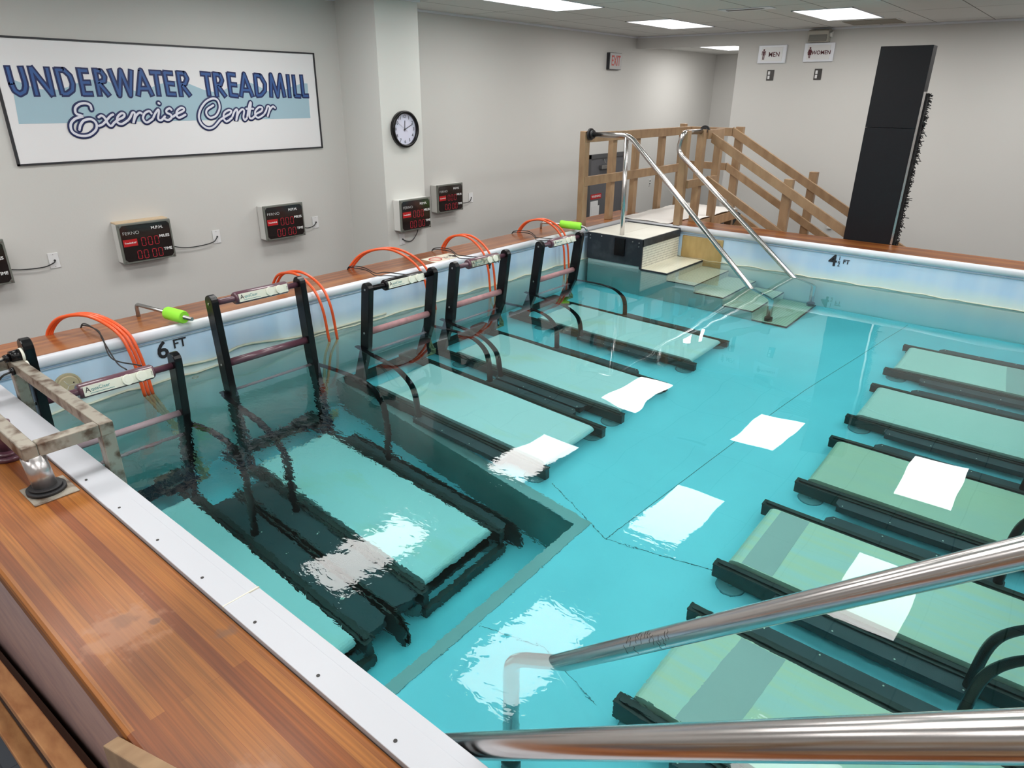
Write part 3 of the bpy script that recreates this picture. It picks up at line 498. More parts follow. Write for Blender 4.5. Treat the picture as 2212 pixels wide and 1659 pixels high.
# wrinkled scum line of the liner at the water
def scum(bm):
    random.seed(9); pts = [(.006, .02+i*L/60, ZW+.012+random.uniform(-.006, .012)) for i in range(60)]; tube(bm, pts, .008, 6)
    pts = [(.75+i*(PX-.8)/50, L-.006, ZW+.010+random.uniform(-.004, .010)) for i in range(51)]; tube(bm, pts, .007, 6)
    tube(bm, smooth_path([(.008, .35, ZW+.06), (.012, .8, ZW+.10), (.014, 1.25, ZW+.07), (.016, 1.5, ZW+.11), (.012, 2.0, ZW+.05), (.008, 2.8, ZW+.04)], 6), .009, 6)
bm = bm_new(); scum(bm); s_ = obj('liner_fold', bm, 'scum_cream', wl); s_['label'] = 'cream wrinkled folds of the liner at the waterline'
for body, o_, r_, sz in (('6', (.004, .945, -.150), (0, 1, 0), .155), ('4', (.004, 4.12, -.135), (0, 1, 0), .135), ('4', (2.475, L-.004, -.15), (1, 0, 0), .165)):
    text('depth_marking', body, sz, 'ink_black', wl, o_, r_, (0, 0, 1), .001, bold=.003)
text('depth_marking', 'FT', .085, 'ink_black', wl, (.004, 1.06, -.128), (0, 1, 0), (0, 0, 1), .001, bold=.001)
for o_, r_, k in (((.004, 4.12, -.125), Vector((0, 1, 0)), 1.0), ((2.475, L-.004, -.15), Vector((1, 0, 0)), 1.0)):
    o_ = Vector(o_)
    text('depth_marking', '1', .055, 'ink_black', wl, o_+r_*.062+Vector((0, 0, .030)), r_, (0, 0, 1), .001); text('depth_marking', '2', .055, 'ink_black', wl, o_+r_*.062+Vector((0, 0, -.032)), r_, (0, 0, 1), .001)
    text('depth_marking', '-', .07, 'ink_black', wl, o_+r_*.062+Vector((0, 0, .002)), r_, (0, 0, 1), .001, sx=1.3); text('depth_marking', 'FT', .06, 'ink_black', wl, o_+r_*.13+Vector((0, 0, .002)), r_, (0, 0, 1), .001, bold=.0008)
# tank sides
t_ = bm_new(); box(t_, (-.36, -.45, -2), (-.03, L+.45, -.04)); box(t_, (PX+.03, -.45, -2), (PX+.36, L+.45, -.04)); box(t_, (-.03, L+.03, -2), (PX+.03, L+.45, -.04)); box(t_, (-.03, -.45, -2), (PX+.03, -.14, -.04)); box(t_, (-.36, -.45, -2.1), (PX+.36, L+.45, -2)); struct(obj('pool_tank', t_, 'plywood_pink'))
def coping(name, lo, hi, m, label):
    bm = bm_new(); box(bm, lo, hi, .012); o = struct(obj(name, bm, m)); return tag(o, label, 'coping')
coping('wooden_coping', (-.408, -.49, -.055), (0, L+.50, 0), 'coping_y', 'varnished edge-glued wooden coping along the wall with the displays')
coping('wooden_coping', (0.001, L, -.055), (PX, L+.45, 0), 'coping_x', 'varnished wooden coping along the far end of the pool')
coping('wooden_coping', (0.001, -.49, -.055), (PX, -.12, 0), 'coping_x', 'wide varnished wooden coping in the foreground with worn patches')
coping('wooden_coping', (PX, -.49, -.055), (PX+.41, L+.45, 0), 'coping_y', 'wooden coping along the right-hand side, outside the photo')
def cap_profile(bm, p0, dirv, length, inward):
    prof = [(0.0, .004), (.014, .003), (.026, -.006), (.032, -.022), (.031, -.042), (.022, -.058), (.010, -.066), (.004, -.068), (.0, -.068)]
    p0, dirv, inward = Vector(p0), Vector(dirv), Vector(inward)
    A_ = [bm.verts.new(p0+inward*a+Vector((0, 0, b))) for a, b in prof]; B_ = [bm.verts.new(p0+dirv*length+inward*a+Vector((0, 0, b))) for a, b in prof]
    for i in range(len(prof)-1): bm.faces.new((A_[i], A_[i+1], B_[i+1], B_[i])).smooth = True
    bm.faces.new(A_); bm.faces.new(B_[::-1]); bmesh.ops.recalc_face_normals(bm, faces=list(bm.faces))
def cap(label, p0, dv, ln, inw):
    bm = bm_new(); cap_profile(bm, p0, dv, ln, inw); o = tag(struct(obj('rim_cap', bm, 'cap_white')), label, 'rim')
    p0, dv, inw = Vector(p0), Vector(dv), Vector(inw); part('bead', 'cap_blue', o, lambda b_: tube(b_, [p0+inw*.004+Vector((0, 0, -.082)), p0+inw*.004+dv*ln+Vector((0, 0, -.082))], .005, 8))
cap('rounded white liner cap along the wooden coping by the displays', (0, .0, 0), (0, 1, 0), L, (1, 0, 0)); cap('rounded white liner cap along the far end of the pool', (.02, L, 0), (1, 0, 0), PX-.02, (0, -1, 0)); cap('rounded white liner cap along the right-hand side of the pool', (PX, .0, 0), (0, 1, 0), L, (-1, 0, 0))
# near flat cap with screws
def ncap(bm):
    box(bm, (-.0, -.118, -.02), (2.728, .0, .005), .003); box(bm, (2.731, -.118, -.02), (PX, .0, .005), .003); box(bm, (1.93, -.118, .0), (2.728, -.035, .008), .002); box(bm, (2.731, -.118, .0), (PX, -.035, .008), .002)
    box(bm, (0, -.012, -.07), (PX, .0, -.0), .004)
bm = bm_new(); ncap(bm); nc = tag(struct(obj('rim_cap', bm, 'cap_flat')), 'flat white screwed-down liner cap beside the foreground coping', 'rim')
for i in range(14):
    x = 1.66+i*.30
    if x < PX: part('screw', 'dark_metal', nc, lambda b_: (cyl(b_, (x, -.092, .007), (x, -.092, .0095), .005, 10)))
part('joint', 'notice_cream', nc, lambda b_: box(b_, (2.7275, -.118, -.01), (2.7315, .0, .0082)))
# decals on the left coping
t = thing('deck_notice', 'cream no-diving and depth notice stuck to the left coping', 'notice', (-.2, 3.42, 0))
part('tile', 'notice_cream', t, lambda b_: (box(b_, (0, 0, .0003), (.2, .17, .003)), box(b_, (0, .18, .0003), (.2, .35, .003))))
def nd(b_):
    tube(b_, [(.10+.06*math.cos(k*PI/12), .085+.06*math.sin(k*PI/12), .004) for k in range(25)], .004, 6); tube(b_, [(.06, .045, .004), (.14, .125, .004)], .003, 6); box(b_, (0, .172, .001), (.2, .178, .0035))
part('no_diving_symbol', 'notice_red', t, nd); text('depth_text', '4', .15, 'ink_black', t, (.11, .30, .0035), (0, -1, 0), (1, 0, 0), bold=.002); text('depth_text', '1/2', .06, 'ink_black', t, (.11, .22, .0035), (0, -1, 0), (1, 0, 0))
# return jet on the liner
t = thing('wall_jet', 'round tan water jet cover on the near end of the liner wall', 'jet', (0, .375, -.205)); part('flange', 'disc_tan', t, lambda b_: cyl(b_, (.001, 0, 0), (.014, 0, 0), .072, 32)); part('eyeball', 'disc_tan', t, lambda b_: (cyl(b_, (.014, 0, 0), (.022, 0, 0), .062, 32, .052)))
part('rib', 'case_beige', t, lambda b_: [tube(b_, [(.0215, 0, 0), (.0215, .042*math.cos(a_), .042*math.sin(a_))], .0015, 6) for a_ in (0, 2.1, 4.2)]); part('nozzle_hole', 'ink_black', t, lambda b_: cyl(b_, (.02, .028, .012), (.023, .028, .012), .004, 10))
t = thing('suction_ring', 'small clear fitting on the liner just at the waterline below the depth mark', 'fitting', (0, 1.12, -.43)); part('ring', 'scum_cream', t, lambda b_: ring(b_, .016, .024, .001, .01, 20))
# tan board on the far liner by the steps
t = thing('splash_board', 'tan board fixed to the far liner beside the steps', 'board', (.79, L-.012, 0)); part('board', 'panel_tan', t, lambda b_: box(b_, (0, 0, -.60), (.50, .008, -.10), .01)); part('screw', 'steel_dull', t, lambda b_: cyl(b_, (.46, -.002, -.14), (.46, .002, -.14), .008, 10))
# water body
wb = bm_new(); bmesh.ops.create_grid(wb, x_segments=2, y_segments=2, size=.5)
bm = bm_new(); box(bm, (-.012, -.012, -1.9), (PX+.012, L+.012, ZW)); wo = obj('pool_water', bm, 'water'); wb.free(); wo['kind'] = 'stuff'; wo['label'] = 'clear still water filling the pool, rippled at the near left'; wo['category'] = 'water'
try: wo.cycles.is_caustics_caster = True
except Exception: pass

# ---------------------------------------------------------------- far corner steps (and the near pair out of frame)
def steps(label, loc, rz, flip, far):
    t = thing('pool_steps', label, 'steps', loc, rz, 'tiled step units in the pool corners')
    Y0, Y1 = (.0, .90)   # local y: 0 = wall side, .9 = water side (flip mirrors it)
    fy = (lambda y: -y)
    def bx(b_, x0, x1, y0, y1, z0, z1, bv=0): box(b_, (x0, min(fy(y0), fy(y1)), z0), (x1, max(fy(y0), fy(y1)), z1), bv)
    part('top_tread', 'step_white', t, lambda b_: (bx(b_, .035, .40, .03, .875, -.045, -.032), bx(b_, .405, .735, .03, .875, -.045, -.032)))
    def blk(b_):
        bx(b_, .03, .74, .876, .89, -.33, -.035, .003); bx(b_, .735, .745, .02, .89, -.115, -.035); bx(b_, .03, .74, .02, .03, -.06, -.02); bx(b_, .03, .04, .02, .88, -.33, -.05); bx(b_, .72, .745, .872, .892, -.36, -.04)
    part('apron', 'step_black', t, blk, 'scuffed black side plate')
    part('bracket', 'black_plastic', t, lambda b_: bx(b_, .40, .53, .89, .91, -.24, -.05, .004))
    part('bolt', 'steel_dull', t, lambda b_: [cyl(b_, (x, fy(.888), z), (x, fy(.896), z), .007, 8) for x, z in ((.07, -.065), (.22, -.06), (.62, -.07), (.70, -.075), (.70, -.115), (.07, -.10))])
    prof = [(.04, SZ+.01), (2.37, SZ+.01), (2.37, -1.345), (2.02, -1.345), (2.02, -1.105), (1.70, -1.105), (1.70, -.865), (1.375, -.865), (1.375, -.625), (1.05, -.625), (1.05, -.378), (.730, -.378), (.730, -.05), (.04, -.05)]
    part('body', 'step_side', t, lambda b_: poly(b_, [(x, fy(.04), z) for x, z in prof], (0, fy(.832), 0)))
    for i, (x0, x1, z, zr) in enumerate(((.735, 1.06, -.352, -.045), (1.06, 1.385, -.60, -.352), (1.385, 1.71, -.84, -.60), (1.71, 2.03, -1.08, -.84), (2.03, 2.38, -1.32, -1.08))):
        part('tread', 'tread_tile', t, lambda b_: bx(b_, x0, x1, .03, .88, z-.022, z))
        part('riser', 'tile_small', t, lambda b_: bx(b_, x0-.004, x0+.004, .03, .88, z, zr-.02-(.05 if i == 0 else 0)))
        part('nosing', 'step_black', t, lambda b_: (bx(b_, x1-.006, x1+.004, .028, .882, z-.030, z+.001), bx(b_, x0, x1, .876, .886, z-.030, z+.001)))
    return t
steps('tiled corner steps leading down from the black-sided block', (.02, L-.01, 0), 0, False, True)
def pipe(name, label, cat, path, rad, r, grp, flange=None, base=None):
    t = thing(name, label, cat, (0, 0, 0), 0, grp); part('rail', 'steel', t, lambda b_: tube(b_, round_path(path, rad, 8), r, 20))
    if flange:
        p, n_ = Vector(flange[0]), Vector(flange[1]); part('flange', 'rubber', t, lambda b_: (cyl(b_, p, p+n_*.02, .062, 24), cyl(b_, p+n_*.02, p+n_*.05, .045, 24)))
    if base:
        p = Vector(base); part('foot', 'dark_metal', t, lambda b_: (cyl(b_, p, p+Vector((0, 0, .10)), .04, 18)))
    return t
G1 = 'stainless handrails of the corner steps'
yA, yB = 5.84, 6.575
ra = pipe('handrail', 'steel handrail with an upright post, nearer the camera at the far steps', 'handrail', [(-.03, yA, 1.0), (.46, yA, 1.005), (1.98, yA, -.375), (2.19, yA, -.62), (2.19, yA, -1.30)], .09, .027, G1, ((-.04, yA, 1.0), (1, 0, 0)), (2.19, yA, -1.32))
part('post', 'steel', ra, lambda b_: tube(b_, [(.455, yA, -.20), (.425, yA, 1.0)], .025, 18))
pipe('handrail', 'steel handrail beside the far wall of the pool, hooked at its top', 'handrail', [(.70, 7.12, 1.02), (.70, yB, 1.02), (.655, yB, .82), (2.14, yB, -.37), (2.36, yB, -.54), (2.36, yB, -1.30)], .08, .027, G1, ((.70, 7.13, 1.02), (0, -1, 0)), (2.36, yB, -1.32))
yN1, yN2 = .66, .045
hn = pipe('handrail', 'steel handrail dipping into the water in the foreground, upper of the two', 'handrail', [(5.4, yN1, 1.05), (4.95, yN1, 1.05), (3.40, yN1, -.37), (3.19, yN1, -.56), (3.19, yN1, -1.36)], .09, .031, G1, ((5.42, yN1, 1.05), (-1, 0, 0)), (3.19, yN1, -1.37))
pipe('handrail', 'steel handrail crossing the bottom right corner, lower of the two', 'handrail', [(5.4, yN2, 1.06), (4.92, yN2, 1.05), (3.30, yN2, -.27), (3.12, yN2, -.50), (3.12, yN2, -1.36)], .09, .031, G1, ((5.42, yN2, 1.06), (-1, 0, 0)), (3.12, yN2, -1.37))
def scratch(b_):
    random.seed(3)
    for i in range(16):
        s = i/15; x = 3.66+.13*s; z = -.37+(x-3.40)*.9161; n_ = Vector((-.675, 0, .737)); p = Vector((x, yN1, z))
        a0 = random.uniform(-2.2, -.6)
        pts = []
        for k in range(6):
            a_ = a0+k*.18; pts.append(p+Vector((0, math.sin(a_), 0))*.0312+n_*math.cos(a_)*.0312+Vector((.737, 0, .675))*random.uniform(-.004, .004))
        tube(b_, pts, .0006, 4)
part('wear_marks', 'dark_metal', hn, scratch, 'fine dark scratches round the tube')

# ---------------------------------------------------------------- wooden stair platform and fence
def stairs(label, mirror):
    """built in the frame of the far end; mirror turns it half round about the pool's middle for the near end"""
    t = thing('entry_stairs', label, 'stairs', (PX, L, 0) if mirror else (0, 0, 0), PI if mirror else 0, 'wooden entry stairs at the pool ends')
    m = 'fence_wood'
    def P(name, fn): return part(name, m, t, fn)
    def post(x, y, z0, z1, w_=.045, d_=.038): P('post', lambda b_: box(b_, (x-w_, y-d_, z0), (x+w_, y+d_, z1), .004))
    post(-.095, 5.83, .001, 1.03, .036, .048)
    for y in (6.46, 7.0, 7.65, 8.22): post(-.125, y, .001 if y < 7.1 else -1.5, 1.01 if y < 8 else 1.05, .034, .045)
    def rail(a, b, w_=.05, tv=(.018, 0, 0)): P('rail', lambda b_: obb(b_, a, b, tv, (0, 0, w_), .003))
    rail((-.07, 5.80, .965), (-.07, 8.33, .965)); rail((-.07, 5.80, .50), (-.07, 8.33, .50))
    rail((-.048, 8.327, .965), (.525, 8.327, .965), .05, (0, .017, 0)); rail((-.048, 8.327, .53), (.495, 8.327, .53), .045, (0, .017, 0))
    for x, z1 in ((.60, 1.03), (1.62, .54), (2.55, .02)): P('post', lambda b_: box(b_, (x-.05, 8.35, -1.5), (x+.05, 8.42, z1), .004))
    sl = -.545
    def down(x0, z0, x1, y, w_): rail((x0, y, z0), (x1, y, z0+sl*(x1-x0)), w_, (0, .018, 0))
    down(.53, .97, 3.3, 8.33, .055); down(.50, .53, 2.95, 8.33, .05)
    for y, x, z0 in ((6.67, .695, .001), (7.06, .70, -.10), (7.50, .72, -.10)): P('post', lambda b_: box(b_, (x-.042, y-.04, z0), (x+.042, y+.04, 1.04), .004))
    rail((.745, 7.10, .985), (.745, 7.50, .985), .05); rail((.745, 6.70, .46), (.745, 7.50, .46), .045)
    down(.76, .955 if mirror else .95, 2.66 if mirror else 2.41, 7.172 if mirror else 7.20, .055)
    down(.76, .47, 2.3 if mirror else 2.41, 7.172 if mirror else 7.20, .05)
    P('post', lambda b_: box(b_, (1.66, 7.191 if mirror else 7.219, -1.5), (1.76, 7.26 if mirror else 7.29, .64 if mirror else .55), .004))
    part('platform', 'deck_wood', t, lambda b_: box(b_, (-.09, L+.51, -.12), (.74, 8.31, -.01), .003))
    for i in range(7):
        x0 = .75+i*.31; z = -.20-i*.175
        part('tread', 'deck_wood', t, lambda b_: box(b_, (x0, 7.38, z-.035), (x0+.34, 8.266, z), .004))
    for y in (7.36, 8.285): part('stringer', m, t, lambda b_: obb(b_, (.74, y, -.16), (2.9, y, -1.37), (0, .018, 0), (.06, 0, .11), .003))
    return t
stairs('brown wooden platform and stairs with slatted rails behind the far end', False)
stairs('brown wooden stairs at the near end, only rail ends showing at the bottom left', True)
def cl(b_):
    nx, ny = 26, 44; V = {}
    random.seed(5)
    for i in range(nx+1):
        for j in range(ny+1):
            u, v = i/nx, j/ny; x = -.06+u*.79; y = L-.03+v*1.68; x = min(x, .60 if y < L+.48 else .73)
            e = max(0, 1-min(u, 1-u, v, 1-v)*9)
            z = .007+.010*abs(math.sin(x*9+y*5))*abs(math.sin(y*7-x*4))+e*random.uniform(0, .004)
            V[i, j] = b_.verts.new((x, y, z))
    for i in range(nx):
        for j in range(ny): b_.faces.new((V[i, j], V[i+1, j], V[i+1, j+1], V[i, j+1])).smooth = True
bm = bm_new(); cl(bm); o = obj('floor_cloth', bm, 'cloth'); tag(o, 'rumpled white cloth spread over the wooden platform', 'cloth'); md = o.modifiers.new('thickness', 'SOLIDIFY'); md.thickness = .004
t = thing('waste_bin', 'low black bin on the floor beyond the platform', 'bin', (.2, 9.1, FZ)); part('body', 'black_plastic', t, lambda b_: cyl(b_, (0, 0, 0), (0, 0, 1.30), .20, 24, .24)); part('rim', 'black_plastic', t, lambda b_: tube(b_, [(.245*math.cos(k*PI/12), .245*math.sin(k*PI/12), 1.30) for k in range(25)], .012, 8))
# outer skirt boards below the foreground coping
t = thing('skirt_boards', 'orange-brown framing boards under the pinkish side panel at the bottom left', 'boards', (0, 0, 0))
part('upper_board', 'ledge_wood', t, lambda b_: obb(b_, (.6, -.53, -.93), (3.4, -.53, -.33), (0, .03, 0), (0, 0, .022), .004)); part('lower_board', 'ledge_wood', t, lambda b_: obb(b_, (.3, -.56, -1.26), (2.6, -.56, -.80), (0, .03, 0), (0, 0, .02), .004)); part('shade_board', 'recess_shade', t, lambda b_: obb(b_, (.3, -.485, -1.25), (3.2, -.485, -.62), (0, .015, 0), (0, 0, .22), .002))  # dark board paints the shade of the gap between the two ledges

# ---------------------------------------------------------------- treadmills
TG = 'underwater treadmills in two rows'
def treadmill(label, x0, yc, rz, zf, belt_z=.195, post=((.315, .15), (.50, 1.46)), bars=(1.455, 1.115, .84), w=.325, hous='purple', plate='label_cream', bar='pink_faded', belt='belt_cream', patch=None, stand=False, near_post=None, hand=.96, hoses=True, xe=2.17, sw=(.09, .09)):
    t = thing('treadmill', label, 'treadmill', (x0, yc, zf), rz, TG)
    B = belt_z
    for s in (-1, 1):
        def rl(b_):
            box(b_, (.14, s*w-.022, B-.155), (xe, s*w+.022, B-.03), .004); box(b_, (.14, s*w-.030, B-.035), (xe, s*w+.030, B-.022), .003)
            box(b_, (.14, s*w-.012, B-.02), (xe-.02, s*w+.012, B-.008), .002)
        part('side_rail', 'black_frame', t, rl)
        def st(b_):
            q = sw[0] if s < 0 else sw[1]; xs, xt = (.62, 2.12) if stand else (1.02, 1.87)
            y0, y1, y2 = s*(w+.024), s*(w+.024+q), s*(w+.024+q*.6); pts = [(xs, y0), (xs, y2), (xs+.02, y1), (xt-.03, y1), (xt, y2), (xt, y0)]
            poly(b_, [(x, y, B-.05) for x, y in pts], (0, 0, .012)); z_ = B-.12; ya, yb_ = sorted((s*(w+.03), s*(w+q+.01))); box(b_, (xs+.01, ya, z_), (xt-.01, yb_, B-.052))
        so = part('side_step', 'side_step', t, st)
        [part('rivet', 'button_cream', so, lambda b_: cyl(b_, (x, s*(w+.095), B-.039), (x, s*(w+.095), B-.036), .004, 8)) for x in (1.06, 1.32, 1.58, 1.83) if (sw[0] if s < 0 else sw[1]) > .08]
    def bl(b_):
        r_ = .045; pf = [(xe-.10+r_*math.sin(a_), B-r_+r_*math.cos(a_)) for a_ in [k*PI/10 for k in range(11)]]
        pf += [(.50-r_*math.sin(a_), B-r_-r_*math.cos(a_)) for a_ in [k*PI/10 for k in range(11)]]
        poly(b_, [(x, -w+.045, z) for x, z in pf], (0, 2*w-.09, 0))
    part('belt', belt, t, bl)
    if patch: part('belt_seam', 'belt_seam', t, lambda b_: obb(b_, (patch[0], -w+.05, B+.0008), (patch[1], w-.05, B+.0008), (patch[2], 0, 0), (0, 0, .0006)))
    part('cross_member', 'black_frame', t, lambda b_: (box(b_, (.14, -w+.02, B-.15), (.22, w-.02, B-.06)), box(b_, (xe-.30, -w+.02, B-.15), (xe-.22, w-.02, B-.10))))
    for x in (.55, xe-.10):
        for s in (-1, 1): part('foot_pad', 'suction', t, lambda b_: (cyl(b_, (x, s*w, .002), (x, s*w, .010), .075, 24, .065), cyl(b_, (x, s*w, .010), (x, s*w, B-.14), .014, 10)))
    if stand:
        for s in (-1, 1):
            q = sw[0] if s < 0 else sw[1]; yk = s*(w+q+.035); part('skirt_plate', 'black_frame', t, lambda b_: poly(b_, [(.60, yk, .002), (2.22, yk, .002), (2.22, yk, B-.09), (2.14, yk, B-.015), (.60, yk, B-.015)], (0, s*.010, 0)))
        part('base_tray', 'black_frame', t, lambda b_: box(b_, (.55, -w-.04, .004), (2.05, w+.04, .03)))
        part('end_rail', 'black_frame', t, lambda b_: (box(b_, (xe-.02, -w-.02, .01), (xe+.02, w+.02, .09)), box(b_, (.75, -w-.02, .01), (.85, w+.02, .08))))
    (xa, za), (xb, zb) = post
    def at(z): k = (z-za)/(zb-za); return xa+(xb-xa)*k
    dv = Vector((xb-xa, 0, zb-za)).normalized(); nv = Vector((dv.z, 0, -dv.x))
    for s in (-1, 1):
        zt = near_post if (near_post and s < 0) else zb
        def pst(b_):
            a_, e_ = Vector((xa, s*w, za)), Vector((at(zt), s*w, zt)); hw = .045; pts = [a_-nv*hw, a_+nv*hw, e_+nv*hw]
            pts += [e_+nv*hw*math.cos(k*PI/8)+dv*hw*math.sin(k*PI/8) for k in range(1, 8)]+[e_-nv*hw]
            poly(b_, [p-Vector((0, .023, 0)) for p in pts], (0, .046, 0))
            bmesh.ops.bevel(b_, geom=[e for e in b_.edges if abs(e.verts[0].co.y-e.verts[1].co.y) < 1e-5], offset=.004, segments=1, affect='EDGES')
        uo = part('upright', 'black_plastic', t, pst)
        for z in bars[:2]: part('bolt', 'steel_dull', uo, lambda b_: cyl(b_, (at(z), s*(w+.022), z), (at(z), s*(w+.027), z), .008, 10))
    for z, r_, mm in ((bars[0], .0195, hous), (bars[1], .0255, bar), (bars[2], .017, 'grey_bar')): part('crossbar', mm, t, lambda b_: cyl(b_, (at(z), -w+.02, z), (at(z), w-.02, z), r_, 16))
    # control housing
    zc, xc = bars[0], at(bars[0])
    part('housing', hous, t, lambda b_: (tube(b_, [(xc, y, zc) for y in (-.175, -.165, .205, .215)], [.034, .041, .041, .034], 24)))
    pn = Vector((.968, 0, .25)); pu = Vector((-.25, 0, .968)); pc = Vector((xc, .02, zc-.004))+pn*.038
    def pl(b_): obb(b_, pc+Vector((0, -.178, 0)), pc+Vector((0, .178, 0)), pn*.006, pu*.026, .001)
    lp = part('label_plate', plate, t, pl)
    for y in (.062, .135):
        def bt(b_): p = Vector((pc.x, y+.0, pc.z)); cyl(b_, p+pn*.005, p+pn*.016, .030, 24, .027); cyl(b_, p+pn*.016, p+pn*.0175, .017, 20)
        part('button', 'button_cream', lp, bt)
    if rz == 0:
        o0 = pc+pn*.0065
        text('label_text', 'A', .040, 'ink_black', lp, o0+Vector((0, -.158, 0))+pu*.004, (0, 1, 0), pu, .0004); text('label_text', 'quaCiser', .026, 'ink_teal', lp, o0+Vector((0, -.095, 0))+pu*.004, (0, 1, 0), pu, .0004)
        part('label_line', 'ink_teal', lp, lambda b_: obb(b_, o0+Vector((0, -.15, 0))-pu*.016, o0+Vector((0, -.03, 0))-pu*.016, pu*.0012, pn*.0004))
        text('label_text', 'START', .010, 'ink_black', lp, o0+Vector((0, .018, 0)), pu, (0, -1, 0), .0003); text('label_text', 'STOP', .010, 'ink_black', lp, o0+Vector((0, .172, 0)), pu, (0, -1, 0), .0003)
    # side handles
    for s in (-1, 1):
        h0 = hand; y0 = s*(w+.03)
        part('side_handle', 'black_plastic', t, lambda b_: tube(b_, smooth_path([(at(h0)-.07, y0, h0+.01), (at(h0)+.1, y0+s*.03, h0+.0), (.70, y0+s*.05, h0-.015), (.86, y0+s*.055, h0-.07), (.97, y0+s*.05, h0-.21), (1.03, y0+s*.04, h0-.42), (1.05, y0+s*.03, B-.06)], 6), .022, 14))
    part('drive_pod', 'black_frame', t, lambda b_: (box(b_, (.16, w-.12, B-.06), (.34, w+.06, B+.05), .02), cyl(b_, (.30, w+.02, B+.02), (.30, w+.10, B+.02), .035, 16)))
    part('hose_fitting', 'hose_under', t, lambda b_: (cyl(b_, (.32, w+.02, B-.02), (.32, w+.16, B-.02), .022, 12), cyl(b_, (.32, w+.15, B-.03), (.32, w+.15, B+.07), .022, 12)))
    return t
Y = [.435, 1.505, 2.565, 3.465, 4.61]
lab = lambda s: s
treadmill('nearest left-hand treadmill, its purple console bar beside the rusty steel bracket', 0, .435, 0, DZ, .24, ((.43, .15), (.56, 1.81)), (1.775, 1.46, 1.12), w=.345, hand=1.22, stand=True, near_post=2.08, bar='grey_bar', xe=2.17, sw=(.05, .15))
treadmill('second treadmill from the near end on the left, with the tallest purple-barred frame', 0, 1.505, 0, DZ, .26, ((.44, .15), (.285, 2.01)), (2.00, 1.60, 1.34), w=.32, hand=1.28, bar='purple', stand=True, xe=2.15, sw=(.15, .06))
treadmill('third treadmill on the left, the one with a black console housing', 0, 2.565, 0, SZ, hous='black_plastic')
treadmill('fourth treadmill on the left, with a grimy console plate', 0, 3.465, 0, SZ, plate='label_worn')
treadmill('farthest treadmill on the left, beside the corner steps', 0, 4.61, 0, SZ)
treadmill('nearest right-hand treadmill, partly under the lower steel handrail', PX-.03, 1.43, PI, SZ, belt='belt_olive', patch=(1.78, 1.82, .10), xe=2.16)
treadmill('second right-hand treadmill, yellowed belt crossed by the upper handrail', PX-.03, 2.445, PI, SZ, belt='belt_olive', patch=(2.0, 2.0, .08), xe=2.20)
treadmill('third right-hand treadmill with a rectangular light reflected on its belt', PX-.03, 3.435, PI, SZ, belt='belt_sage', xe=2.13)
treadmill('fourth right-hand treadmill, second from the far end', PX-.03, 4.465, PI, SZ, belt='belt_pale', xe=2.14)
treadmill('farthest right-hand treadmill, with a grey seam across its belt', PX-.03, 5.51, PI, SZ, belt='belt_pale', patch=(1.30, 1.24, .07), xe=2.14)

# hoses over the coping
def hose(name, m, label, cat, grp, path, r, n=7):
    bm = bm_new(); tube(bm, smooth_path(path, n), r, 12); return tag(obj(name, bm, m), label, cat, grp)
HG, KG = 'orange air hoses over the left coping', 'thin black control cables over the left coping'
hs = [  # (y where they leave the far edge of the coping, y at the water, y at the drive pod, floor z, drop x)
 ('nearest the camera', .43, .72, .90, DZ, .14, .12), ('at the tallest treadmill frame', 2.0, 2.10, 1.92, DZ, .13, .14), ('at the black console', 2.74, 3.16, 3.02, SZ, .17, .14), ('at the grimy console', 3.85, 3.98, 3.93, SZ, .15, .13), ('nearest the corner steps', 5.02, 5.22, 5.07, SZ, .15, .12)]
for nm, ya, yw, yp, zf, hh, xw in hs:
    tight = nm == 'nearest the camera'
    for k, dy in enumerate((0, .024, .048) if tight else (0, .075)):
        z1 = zf+.30; which = ('left', 'middle', 'right')[k] if tight else ('left', 'right')[k]
        ho = hose('air_hose', 'orange_hose', 'orange air hose %s, %s one' % (nm, which), 'hose', HG, [(-.385, ya+dy*.5, -.06), (-.375, ya+dy*.5+.02, .03), (-.28, ya+dy*.6+(yw-ya)*.25, hh*.85), (-.12, ya+dy*.8+(yw-ya)*.6, hh), (.03, ya+dy+(yw-ya)*.9, hh*.35), (xw-.02, yw+dy, -.10), (xw, yw+dy+.02, ZW-.01)], .0105)
        bm = bm_new(); tube(bm, smooth_path([(xw, yw+dy+.02, ZW-.005), (xw+.05, yw+dy*.7+(yp-yw)*.4, ZW-.3), (.28, yp+dy*.25, z1+.18), (.31+.02*k, yp+dy*.2, z1-.02)], 7), .010, 12)
        lo_ = obj('water_tinted_length', bm, 'hose_under', ho); lo_['label'] = 'length of hose underwater, painted pale as the water tints it'  # same orange hose, the water's tint put into its colour
for nm, ya, yb, zb_, xb_ in (('nearest the camera', .62, .55, -.03, .55), ('at the black console', 2.72, 2.60, .10, .50), ('at the grimy console', 3.72, 3.42, .10, .50), ('nearest the corner steps', 4.92, 4.50, .10, .50)):
    for k in range(2):
        hose('control_cable', 'black_cable', 'thin black cable running to the console, %s, %s of the pair' % (nm, ('upper' if k == 0 else 'lower')), 'cable', KG, [(-.385, ya, -.03), (-.36, ya+.02, .02+.01*k), (-.15, ya+.03*(1-k), .03+.03*k), (.05, ya+(yb-ya)*.3, .03+.02*k), (.28, yb+.02*(1-k), zb_-.02+.03*k), (xb_-.03, yb-.02+.08*k, zb_+.01)], .004)
